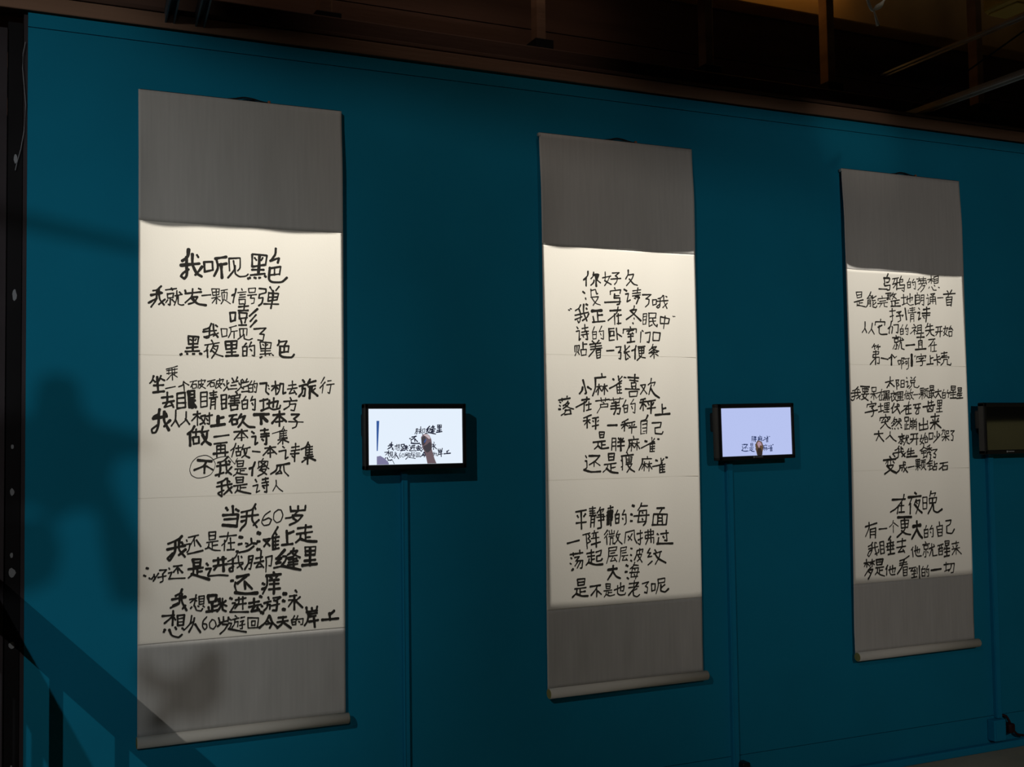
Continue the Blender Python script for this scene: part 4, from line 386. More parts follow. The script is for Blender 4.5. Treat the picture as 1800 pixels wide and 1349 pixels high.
WRITING['c'] = '''乌|8.4,255,472,247,488;10.5,230,494,261,491;7,231,496,235,517;7,236,492,265,494,258,510,244,513;7,230,519,234,529,266,524,261,547,247,548;7,198,545,247,544 鸦|6,281,495,318,488;6,297,493,285,516;6,280,520,321,509;7,308,492,304,545;6,303,517,284,536;6,334,479,326,495;6,324,497,342,494,341,505;6,324,497,323,522,352,519,346,551,335,544;4.6,326,507,339,507;6,302,540,349,533 的|5.3,383,487,373,507;5.3,368,506,370,532;5.3,371,507,387,503,386,530;5.3,370,518,386,517;5.3,369,533,386,530;5.3,409,490,396,506;5.3,398,508,418,502,416,537,407,534;5.3,403,515,405,518 梦|5.4,426,489,488,484;5.3,443,481,445,493;5.4,471,477,468,490;5.4,435,501,440,496,490,493,487,501;5.3,452,494,454,509;5.4,472,492,467,508;5.4,439,511,492,503,489,511;5.3,464,508,451,525,433,540;5.3,464,519,481,515,466,535,450,548 想|5.4,497,488,536,481;5.4,522,467,521,505;5.4,519,486,504,501;5.4,526,489,533,496;5.4,538,474,539,504;5.4,538,474,566,467,563,500;5.4,540,485,564,480;5.4,540,494,563,489;5.4,539,504,563,500;5.4,508,522,503,529;5.4,522,520,533,535,550,535;5.4,539,513,543,517;5.4,564,521,569,523
是|4.8,66,565,72,591;4.8,66,565,100,562,97,586;4.8,70,579,97,574;4.8,72,591,97,586;6.9,52,611,107,598;4.8,83,604,82,623;4.8,85,613,103,611;4.8,71,613,68,629;6.2,73,624,95,626,117,629 能|5.6,152,560,143,576,129,592,157,586;5.6,149,578,160,584;5.5,133,599,130,622,121,631;5.6,133,599,148,597,149,626,143,625;5.6,133,608,148,606;5.6,133,616,148,614;5.6,160,576,157,600,176,598;5.6,181,578,161,589;5.6,163,607,160,628,177,631,184,623;5.6,178,608,165,619 完|4.9,215,577,217,584;4.9,190,592,192,599;4.9,192,590,248,584,244,593;4.9,200,602,237,597;4.9,189,613,248,605;4.9,211,612,199,628;4.9,227,610,227,624,245,625 整|7,238,564,270,561;5.6,251,565,250,593;5.6,247,572,269,570,267,578,249,581;5.6,244,586,264,589;5.6,283,558,272,571;5.6,276,567,301,563;5.6,292,567,276,589;5.6,278,573,300,586;7,268,599,318,591;7.7,293,595,292,620;5.6,295,607,313,605;5.6,273,603,274,620;7.7,268,622,323,619 地|5.7,329,581,359,577;5.6,343,565,344,607;5.7,333,613,364,603;5.7,360,587,398,575,392,591;5.7,366,571,364,603,380,613,401,609;5.7,382,560,380,599 朗|5.3,427,554,429,563;5.3,415,566,442,563,441,589;9.2,415,566,413,608;5.3,417,576,441,573;5.3,416,589,441,586;5.3,415,608,438,600;5.3,452,564,448,589,437,607;5.3,452,564,472,561,467,610,457,606;5.3,451,576,469,574;5.3,451,589,468,586 诵|5,494,558,496,564;5,486,577,501,574,494,608,504,601;5,513,556,542,551,530,560;5,520,559,532,566;5,510,570,509,602;5,510,570,543,567,544,603;5,512,581,543,578;5,512,590,543,587;5,527,566,526,600 一|5.8,555,572,590,569 首|6.1,616,536,623,544;6.1,645,531,635,544;8,593,553,665,547;6.1,627,551,620,563;5,608,568,611,606;6.1,610,568,646,563,637,607;6.1,612,579,641,576;6.1,612,592,638,589;6.1,614,604,637,602
抒|6,258,645,292,641;5.9,274,632,274,687,267,692;6,261,670,280,664;6,300,649,327,643,313,654;6,309,654,320,659;6,297,667,339,660,332,668;6,319,663,321,686,305,693 情|7.8,350,628,356,681;5,377,629,410,624;5,379,638,409,633;5,393,623,392,648;5,367,650,416,644;4.9,382,656,379,691;5,382,656,401,653,400,690;5,382,666,401,664;5,381,677,400,674;4.9,369,636,367,645 诗|7.1,434,625,439,630;7.1,426,647,441,644,429,680,444,671;8.6,464,631,505,624;8.6,486,619,485,644;9.3,455,649,507,644;7.1,457,660,504,655;9.3,485,648,478,688;7.1,464,667,469,671
从|6.2,114,698,111,726,95,747;6.2,111,726,121,747;6.2,155,703,148,729,132,750;6.2,148,729,164,753 它|6.3,204,684,202,694;6.2,173,697,170,711;6.3,173,696,229,695,226,711;8.3,210,711,187,721;7.7,194,714,193,745,204,753,240,751 们|7,267,692,260,715,246,726;5.9,255,722,252,747;5.9,269,715,273,718;5.9,273,722,268,746;6,280,708,307,705,303,744,294,741 的|4.9,333,705,321,726;4.9,317,724,318,751;4.9,319,726,335,724,334,748;4.9,319,737,334,735;4.9,320,751,334,748;4.9,358,704,346,724;4.9,348,725,364,721,360,751,351,748;4.9,352,734,355,737 祖|5.7,399,703,406,708;5.6,387,719,415,713,398,729,376,746;5.7,400,727,402,750;5.7,405,729,415,734;5.7,423,707,421,743;5.7,423,707,448,703,446,740;5.7,425,718,447,715;5.7,424,728,447,727;7.1,414,745,461,740 先|6.4,490,694,482,709,474,716;6.4,485,709,521,704;6.4,504,697,503,726;7.1,474,729,527,722;6.4,501,726,493,741,478,753;7.8,503,724,509,744,528,752 开|6.1,539,711,576,706;6.1,536,734,578,728;6.1,553,710,550,732,537,750;6.1,567,708,563,755 始|5.4,598,704,594,724,587,735,612,750;5.4,585,717,614,712;5.4,611,714,598,738,584,749;5.4,633,701,618,719,640,715;5.4,631,710,644,722;5.4,618,730,619,752;5.4,618,730,639,728,636,750;5.4,619,752,636,750
就|6,292,756,294,763;6,271,767,311,763;5.9,282,772,284,788;6,282,772,304,770,302,784;6,284,788,302,786;5.9,293,788,292,819,283,818;5.9,283,799,272,818;5.9,299,798,301,805;6,308,781,335,775;5.9,318,763,314,791,302,819;6,321,787,322,815,337,820;6,326,768,330,771 一|7.8,347,801,400,796 直|7.1,416,762,463,759;6.4,443,749,437,774;6.4,425,778,426,810;6.4,425,778,449,776,448,809;5,427,789,449,786;5,426,797,449,796;8.9,404,819,472,814 在|7.1,491,771,532,766;5.3,527,766,510,786,490,803;5.3,505,790,503,826;5.4,511,797,540,793;5.3,526,781,524,822;5.3,510,826,538,823
第|5.9,163,798,149,815;5.9,158,808,173,806;5.9,164,810,164,822;5.9,185,801,175,815;5.9,178,811,196,809;5.9,186,813,184,825;5.9,155,834,188,832,185,844;5.9,156,846,185,844;5.9,154,846,152,860,189,858,188,887,177,886;6.9,170,829,166,891;5.9,165,863,135,892 一|7,200,861,241,867 个|6.3,264,844,255,858,246,862;6.3,266,846,281,860;8.4,262,855,260,892 “|4.2,280,859,284,856;4.2,288,855,292,852 啊|4.9,298,872,302,889;4.9,298,872,314,870,311,887;4.9,302,889,311,887;4.9,320,859,318,910;4.9,320,861,336,859,326,873,335,882,322,887;4.9,338,864,365,860;4.9,360,860,358,903,347,912;4.9,342,875,343,887,352,885,351,873,342,875 涂|13.4,380,844,378,894 ”|4.2,397,849,397,854;4.2,403,847,404,852 字|5.7,439,838,441,845;5.6,412,853,409,865;5.7,412,853,471,846,465,857;5.7,424,861,456,857,435,868;5.6,438,868,447,877,444,891,432,893;6.4,408,876,467,869 上|7.1,497,845,498,885;7.1,499,858,516,854;7.1,474,887,514,883 卡|6.4,538,839,539,866;6.4,539,852,556,848;6.4,518,866,560,860;6.4,541,866,540,889;6.4,543,873,557,878 壳|6.1,566,834,604,829;6.1,585,826,584,844;6.1,570,846,601,842;6.1,562,855,560,862;6.1,565,853,615,849,612,856;6.1,581,862,578,876,561,889;6.1,581,862,603,860,602,885,623,888,626,879
太|7,222,973,269,963;6.9,251,947,248,973,230,997;7,250,973,273,991;4.8,242,985,245,990 阳|6.2,285,962,288,1004;5.1,283,962,301,960,292,974;5.1,294,976,303,984,291,989;5.2,313,963,311,995;5.2,313,963,331,961,330,993;5.2,312,978,330,977;5.2,311,995,330,993 说|5.5,345,949,348,954;5.5,340,969,352,967,346,996,358,987;5.6,371,948,376,953;5.6,399,946,388,955;5.6,368,963,370,974;5.6,368,963,396,961,393,972;5.6,370,974,393,972;5.5,375,976,372,987,357,1000;5.6,388,974,389,992,409,996,420,988
我|6.1,60,994,44,1007,22,1013;6.1,10,1024,74,1018;6.1,39,1009,35,1047,20,1056,8,1051;6.1,15,1040,54,1032;6.1,55,1003,56,1025,70,1050;6.1,71,1034,48,1048;6.1,62,1005,67,1009 要|7.3,75,992,126,994;5.8,86,1001,88,1016;5.8,86,1001,121,1003,116,1016;5.8,88,1016,116,1016;5.8,101,994,100,1014;5.8,110,994,109,1014;5.8,80,1028,123,1025;6.9,100,1019,87,1037,117,1056;5.8,113,1025,101,1043,77,1052 呆|5.1,140,997,142,1015;5.1,140,997,166,995,163,1014;5.1,142,1015,163,1014;5.1,132,1026,170,1023;5.1,151,1015,150,1052;5.1,148,1026,134,1043;5.1,153,1026,166,1045 在|4.7,172,1021,208,1015;4.7,199,1004,191,1024,174,1041;4.7,186,1028,183,1054;4.7,196,1032,205,1031;4.7,198,1024,197,1052;4.7,188,1054,207,1052 黑|5.5,211,1013,212,1032;5.5,211,1013,244,1011,241,1030;5.5,218,1019,222,1024;5.5,237,1019,232,1024;5.5,212,1031,241,1030;6.6,227,1013,226,1046;5.5,210,1039,243,1037;5.5,207,1046,245,1044;5.5,208,1052,212,1054;5.5,219,1052,222,1054;5.5,230,1051,234,1054;5.5,240,1050,243,1053 夜|4.8,267,1011,269,1017;4.8,251,1024,285,1020;4.8,260,1022,250,1041;4.8,257,1037,256,1057;4.8,274,1020,266,1035;4.8,274,1028,285,1026,275,1046,259,1059;4.8,269,1037,277,1050,288,1059 里|5.1,290,1017,292,1037;5.2,290,1017,322,1015,319,1035;5.2,292,1026,319,1025;5.2,292,1037,319,1035;5.1,306,1017,305,1054;5.2,291,1044,321,1042;5.2,286,1055,323,1053 做|4.4,341,1009,335,1024,328,1030;4.4,335,1028,332,1048;4.4,340,1024,359,1022;4.4,350,1015,349,1031;4.4,342,1033,341,1048;4.4,342,1033,356,1031,356,1046;4.4,341,1048,356,1046;4.4,369,1002,361,1024;4.4,364,1020,383,1016;4.4,376,1020,370,1039,358,1052;4.4,364,1026,373,1042,384,1050 一|5.2,383,1029,410,1027 颗|4.8,427,999,429,1018;4.8,427,999,450,997,447,1016;4.8,428,1009,447,1008;4.8,428,1018,447,1017;4.8,416,1026,452,1023;4.8,439,999,437,1050;4.8,436,1025,417,1046;4.8,439,1025,448,1035;4.9,452,1003,478,999;4.8,465,1003,462,1009;4.8,455,1010,456,1031;4.8,455,1010,475,1009,472,1029;4.8,465,1016,461,1031,448,1044;6.3,466,1033,476,1042 最|5.2,489,988,490,1005;5.2,489,986,513,986,510,1003;5.2,491,995,511,994;5.2,490,1005,510,1003;5.2,480,1011,517,1008;5.2,485,1012,483,1042;5.2,484,1022,497,1020;5.2,484,1031,496,1030;5.2,478,1042,499,1038;5.2,497,1010,496,1046;5.2,502,1020,514,1018,498,1040;5.2,504,1023,516,1040 大|6.4,519,1016,557,1010;6.4,540,1003,536,1023,521,1042;6.4,539,1021,555,1042 的|4.9,575,1004,566,1019;4.9,564,1019,565,1044;4.9,566,1020,584,1017,581,1042;4.9,567,1031,581,1030;4.9,567,1045,580,1043;4.9,600,1006,592,1021;4.9,593,1021,605,1017,601,1040 星|5.7,622,989,622,1006;5.7,622,987,650,987,646,1004;5.7,622,996,647,995;5.7,622,1006,646,1005;5.6,615,1012,604,1027;5.7,610,1019,651,1015;5.7,615,1029,648,1026;5.7,634,1010,632,1042;6.8,614,1044,652,1042 星|5.3,664,996,665,1011;5.3,664,995,685,995,684,1011;5.3,665,1004,684,1003;5.3,665,1011,684,1011;5.3,666,1017,655,1028;5.3,661,1023,686,1020;5.3,660,1032,684,1030;5.3,675,1017,673,1044;6.4,655,1045,690,1042
字|6.2,133,1059,137,1066;6.1,111,1075,108,1086;6.2,111,1074,163,1068,158,1077;6.2,125,1083,151,1079,136,1090;6.2,136,1090,148,1101,142,1123,132,1128;7.3,96,1110,169,1099 埋|5.8,175,1083,204,1079;5.8,189,1070,191,1106;5.8,176,1108,205,1101;5.8,214,1068,213,1088;5.8,214,1068,242,1064,239,1085;5.8,214,1078,241,1075;5.8,214,1088,239,1086;5.8,228,1066,227,1107;5.8,213,1097,241,1095;5.8,207,1108,238,1107 伏|6.6,270,1068,262,1083,251,1092;6.6,260,1088,257,1112;6.6,272,1085,299,1081;6.6,288,1070,283,1094,261,1112;7.7,285,1087,302,1116;6.6,293,1072,298,1076 在|6.3,324,1081,366,1076;6.2,355,1061,345,1083,307,1109;6.3,335,1090,334,1118;6.3,337,1096,366,1092;6.3,352,1079,351,1113;6.3,336,1118,367,1115 牙|6.7,381,1076,427,1070;6.7,396,1076,388,1091,423,1089;6.7,414,1072,412,1115,397,1118;6.7,408,1091,392,1115 齿|7.4,475,1059,474,1083;6.3,495,1055,494,1081;6.3,477,1066,507,1061;8.2,441,1085,514,1076;6.3,466,1087,468,1106;6.3,468,1107,500,1106,504,1085;6.3,486,1083,478,1094,471,1102;6.3,486,1091,496,1100 里|5.2,532,1055,533,1081;5.2,532,1055,560,1053,556,1079;5.2,534,1068,557,1066;5.2,533,1081,556,1079;5.2,545,1055,542,1108;5.2,525,1094,555,1091;5.2,522,1109,560,1107
突|6.2,217,1119,219,1127;6.2,185,1134,182,1147;6.2,185,1134,245,1130,239,1141;6.2,209,1136,196,1148;6.2,226,1134,235,1143;6.2,191,1156,232,1150;6.2,216,1143,210,1163,185,1183;7.3,215,1158,229,1174,245,1183;6.2,228,1145,232,1149 然|5.8,270,1132,262,1149,250,1160;5.8,267,1143,283,1142,273,1160,252,1173;5.9,265,1151,271,1154;5.8,262,1160,269,1164;5.9,280,1153,306,1149;5.9,295,1138,292,1156,275,1173;5.9,294,1155,307,1171;5.9,301,1139,306,1144;5.8,254,1183,257,1186;5.8,268,1183,271,1186;5.9,286,1181,289,1185;5.9,304,1178,309,1181 蹦|6.2,327,1133,328,1151;6.3,327,1133,350,1132,347,1149;5.2,328,1151,347,1149;5.1,337,1151,336,1183;5.2,338,1168,349,1166;5.1,328,1164,327,1184;5.2,325,1188,350,1185;5.2,359,1138,359,1150;5.2,359,1150,396,1146;5.2,376,1137,376,1148;5.2,396,1139,394,1146;5.2,359,1155,353,1188;5.2,359,1155,373,1154,369,1187;5.2,358,1166,370,1165;5.2,358,1175,370,1175;5.2,380,1155,377,1185;5.2,380,1155,398,1154,394,1190;5.2,380,1166,395,1165;5.2,380,1176,395,1175 出|6.7,413,1161,414,1193;6.7,414,1193,467,1186,467,1173;6.7,441,1137,439,1191;6.7,415,1161,417,1169,463,1165;6.7,466,1150,465,1167 来|7.5,489,1132,539,1126;7.5,498,1145,503,1150;7.5,533,1139,525,1149;7.5,483,1160,535,1153;7.4,514,1117,508,1190;7.4,507,1160,484,1186;9,515,1160,548,1183
大|6.5,146,1208,199,1205;6.5,173,1194,172,1214,157,1237;6.5,172,1210,188,1228,202,1241 人|5.1,242,1198,239,1214,215,1232;6.2,241,1215,259,1233,275,1242 就|5.9,308,1208,310,1214;5.9,289,1221,321,1217;5.9,296,1224,298,1234;5.9,296,1224,314,1223,312,1233;5.9,298,1234,313,1233;5.9,306,1234,305,1254,297,1252;5.8,298,1241,288,1250;5.9,311,1241,316,1247;5.9,318,1230,347,1225;5.9,333,1216,330,1238,317,1260;5.9,337,1232,336,1249,350,1255;5.9,342,1216,346,1220 开|6.6,359,1212,403,1208;6.6,356,1234,405,1231;6.6,376,1212,373,1235,357,1251;6.6,396,1211,394,1259 始|5.2,426,1215,422,1235,414,1243,439,1256;5.2,415,1233,445,1228;5.2,438,1230,427,1250,416,1259;5.2,451,1206,440,1228,460,1225;5.2,453,1219,465,1230;5.2,445,1235,447,1250;5.2,445,1235,465,1234,462,1249;5.2,447,1250,462,1249 吵|6.3,473,1208,474,1236;6.3,473,1208,498,1206,494,1232;6.3,474,1236,494,1233;6.3,506,1221,509,1226;6.3,523,1199,521,1225;6.3,534,1210,539,1218;6.3,534,1222,498,1251 架|5.2,553,1196,573,1194,570,1215;5.2,561,1190,560,1203,549,1216;5.2,581,1198,581,1211;5.2,581,1198,597,1197,595,1210;5.2,581,1211,595,1210;5.2,551,1226,598,1222;5.2,575,1217,574,1243;5.2,572,1226,553,1243;5.2,577,1226,597,1241 了|6,610,1198,633,1197,614,1213;6,614,1213,624,1223,621,1243,610,1241
我|6.6,290,1265,280,1277,266,1283;6.6,254,1297,316,1289;6.6,289,1277,283,1314,267,1321;6.6,254,1299,265,1312;6.6,301,1268,302,1292,322,1313;6.6,325,1296,304,1312;6.6,307,1275,312,1279 生|6.6,345,1278,335,1293;6.6,337,1291,376,1286;6.6,337,1302,378,1297;7.3,359,1275,355,1312;8.8,332,1315,394,1312 锈|5.5,439,1261,431,1278,413,1287;5.6,436,1272,453,1278;5.5,420,1291,448,1287;5.5,422,1300,450,1297;5.5,435,1289,436,1319;5.5,431,1321,451,1313;5.6,476,1262,458,1271;5.6,453,1280,487,1275;5.6,471,1266,469,1295;5.5,467,1280,452,1291;5.6,472,1279,487,1288;5.5,459,1297,454,1319;5.6,457,1297,479,1295,471,1306,481,1307,475,1320 了|5.6,492,1285,519,1283,498,1301;5.6,498,1301,510,1307,507,1322,495,1318
变|8,235,1311,242,1319;9.1,197,1327,269,1323;5.1,223,1329,222,1349;5.1,239,1328,239,1348;5.1,216,1334,210,1343;5.8,253,1333,260,1341;7.2,215,1354,255,1350,240,1368,201,1390;9.8,217,1353,240,1373,271,1387 成|6.6,289,1354,323,1350;6.6,293,1354,288,1373,276,1383;6.6,293,1364,307,1362,302,1377;6.6,312,1336,314,1362,334,1385;6.6,330,1361,311,1382;6.6,319,1337,324,1342 一|5.5,337,1363,375,1358 颗|5.5,386,1329,388,1349;5.5,386,1329,411,1327,408,1348;5.5,387,1338,408,1338;5.5,388,1349,408,1348;5.5,383,1358,415,1355;5.5,399,1329,397,1377;5.5,395,1359,385,1375;5.5,400,1359,412,1368;5.5,418,1333,446,1330;5.5,431,1332,428,1339;5.5,421,1341,421,1363;5.5,421,1341,443,1339,439,1361;5.5,431,1345,430,1361,417,1376;5.5,432,1363,446,1376 钻|7,478,1323,467,1340,452,1349;5.9,470,1338,487,1336;5.9,460,1349,486,1346;5.9,459,1360,486,1357;5.9,472,1347,471,1375;5.9,466,1377,488,1370;5.9,499,1339,500,1363;5.9,501,1352,516,1348;5.9,488,1363,490,1377;5.9,488,1363,513,1361,509,1378;5.9,490,1378,509,1377 石|6.3,533,1349,584,1344;6.3,556,1347,547,1364,527,1376;6.3,547,1362,549,1379;6.3,547,1362,581,1360,578,1378;6.3,549,1380,578,1378
在|9.8,241,1508,316,1507;7.1,310,1486,303,1507,265,1545,228,1563;6.5,275,1535,268,1571;6.5,281,1537,308,1536;7.8,294,1521,291,1567;7.2,278,1566,309,1565 夜|10.5,375,1480,383,1486;11.2,335,1500,411,1496;7.2,356,1502,338,1534;8.5,347,1528,343,1575;7.2,382,1510,368,1535;8.5,380,1518,404,1514,394,1543,378,1575;6.6,382,1524,388,1530;11.2,375,1537,396,1559,415,1573 晚|6.2,422,1503,422,1555;6.3,422,1503,448,1502,444,1553;6.3,423,1529,445,1528;6.3,422,1556,444,1555;8.6,473,1476,465,1499;6.3,468,1489,501,1484,491,1500;6.3,461,1509,462,1529;6.3,463,1509,506,1506,499,1530;6.3,462,1531,499,1529;8.2,482,1510,474,1546,451,1578;8.9,483,1533,486,1566,508,1575,537,1562
有|7.7,77,1622,145,1609;6.7,99,1604,98,1628,77,1665;6.7,104,1635,104,1673;6.7,104,1636,138,1630,134,1675;5.4,105,1647,135,1646;5.4,105,1659,135,1659 一|6.4,157,1637,204,1635 个|4.5,243,1602,236,1618,219,1630;4.5,245,1612,271,1629;4.5,242,1625,241,1656 更|11.7,270,1589,349,1590;6.5,287,1604,288,1638;6.5,287,1604,333,1603,326,1635;5.5,288,1620,329,1619;6.5,290,1638,326,1635;8.1,308,1595,308,1644,263,1678;8.5,289,1650,312,1664,342,1670 大|15.1,358,1633,402,1630;11.1,381,1610,379,1647,349,1690;13.1,381,1647,396,1674,412,1688 的|5.9,438,1634,429,1653;5.9,425,1651,425,1687;5.9,427,1653,448,1650,445,1685;5.9,426,1669,446,1668;5.9,425,1687,445,1685;5.9,471,1635,457,1654;5.9,459,1651,479,1647,477,1685,469,1686;5.9,461,1663,465,1668 自|6.3,517,1620,519,1634;6.3,501,1643,508,1686;6.3,499,1641,536,1636,532,1684;6.3,507,1655,534,1653;6.3,506,1668,533,1668;6.3,510,1685,532,1683 己|7.3,558,1617,592,1614,584,1633,561,1642;7.3,563,1646,562,1672,594,1676,611,1658
我|7.3,116,1695,107,1705,90,1711;5.8,92,1722,147,1714;5.7,112,1706,111,1731,93,1756,85,1749,96,1733,109,1728;5.8,129,1695,130,1723,140,1752;5.7,151,1727,151,1740,129,1747;5.8,135,1695,139,1699 睡|6.4,159,1697,163,1748;6.4,159,1695,182,1693,184,1745;6.4,160,1711,184,1711;6.4,162,1728,183,1727;6.4,163,1748,184,1745;9.7,224,1673,212,1688;6.5,201,1704,241,1698;6.5,196,1718,243,1714;6.4,200,1733,242,1730;9,223,1689,220,1750;6.4,205,1707,206,1733;6.4,237,1702,234,1731;7.4,207,1753,245,1750 去|7.1,262,1699,311,1695;7.1,292,1686,289,1721;7.1,257,1725,310,1721;7.1,291,1723,266,1746,302,1743;7.1,294,1736,304,1750 他|5.8,354,1728,343,1740;5.8,350,1738,353,1772;5.9,362,1746,395,1738,388,1756;5.9,370,1722,368,1758,379,1770,403,1770;5.9,380,1729,379,1755 就|5.6,429,1707,433,1714;5.6,413,1720,454,1717;5.6,420,1725,421,1741;5.6,420,1725,445,1724,443,1739;5.6,421,1741,443,1740;5.6,432,1742,430,1776,422,1776;5.6,421,1751,413,1767;5.6,440,1752,444,1759;6.6,451,1740,484,1731;5.6,467,1717,464,1747,452,1773;7.2,471,1744,472,1774,498,1772;5.6,478,1722,483,1727 醒|6.6,504,1729,537,1723;5.6,508,1743,509,1772;5.6,508,1743,534,1739,531,1770;5.6,515,1730,514,1749;5.6,526,1729,525,1747;5.6,509,1756,532,1754;5.6,511,1771,531,1770;5.6,549,1710,551,1730;5.6,549,1710,576,1710,573,1728;5.6,551,1720,574,1720;5.6,551,1731,573,1729;5.6,548,1738,541,1749;7.3,543,1746,577,1745;7.3,545,1761,577,1758;8.6,559,1735,558,1780;7.3,542,1781,574,1778 来|5.3,592,1725,635,1721;5.3,598,1736,602,1743;5.3,628,1732,621,1740;5.3,591,1750,641,1745;5.3,620,1714,617,1775;5.3,613,1752,592,1775;5.3,620,1750,650,1775
梦|6.4,63,1784,92,1781;6.4,78,1768,79,1803;6.3,75,1783,64,1799;6.4,81,1787,91,1794;6.4,96,1783,124,1778;6.4,111,1770,110,1803;6.4,106,1785,95,1799;6.4,113,1786,123,1794;6.3,102,1804,84,1819,65,1840;7.6,87,1816,114,1814,100,1836,85,1856;6.4,86,1822,99,1830 是|6.4,134,1773,138,1797;9.3,134,1773,175,1772,167,1795;6.4,138,1784,168,1784;6.4,138,1797,167,1795;6.4,131,1809,178,1807;6.4,152,1809,151,1836;6.4,154,1822,171,1821;6.4,141,1813,139,1827,126,1839;6.4,137,1827,155,1840,182,1848 他|8.3,201,1802,190,1818;6.4,196,1813,193,1844;6.4,206,1823,247,1816,240,1835;6.4,216,1808,212,1833,220,1845,243,1845;6.4,230,1804,229,1835 看|6.5,329,1766,301,1779,273,1785;5.8,271,1797,313,1793;5.8,270,1806,317,1802;7.4,299,1782,283,1815,256,1844;5.8,291,1819,292,1853;5.8,291,1816,317,1814,313,1853;5.8,293,1829,314,1827;5.8,292,1840,313,1840;5.8,292,1854,313,1853 到|5.9,327,1823,368,1820;5.8,351,1822,335,1836,363,1835;5.8,359,1828,367,1840;5.8,343,1850,367,1848;5.8,356,1839,355,1865;5.8,340,1867,371,1863;5.9,374,1824,375,1850;7.2,388,1816,388,1872 的|5.5,411,1819,404,1832;5.5,402,1830,403,1863;5.5,404,1832,424,1830,420,1863;5.5,404,1847,421,1846;5.5,403,1863,420,1863;5.6,440,1816,430,1834;5.6,432,1835,445,1833,442,1866,435,1865;5.6,432,1843,435,1849 一|10.2,458,1840,519,1837 切|6.6,538,1819,565,1817;5.9,552,1808,550,1844;5.9,541,1849,568,1842;5.9,570,1817,604,1816,595,1857,581,1858;5.9,585,1818,580,1836,566,1849'''

# ------------------------------------------------------------------ hanging scrolls
ZT, ZB, SW = 2.705, 0.53, 0.712
def sst(a, b, t):
    t = min(1, max(0, (t - a) / (b - a))); return t * t * (3 - 2 * t)
def sheet_y(x, zz, xl):
    u = (x - xl) / SW
    m = sst(0, .25, ZT - zz) * sst(0, 1.1, zz - ZB)
    c = .013 * math.exp(-max(u, 0) / .05) + .009 * math.exp(-max(1 - u, 0) / .05)
    wv = .0022 * math.sin(9.0 * u + 1.7 * zz) + .0012 * math.sin(21 * u - 2.3 * zz + 1)
    return -(.022 + m * (c + wv))

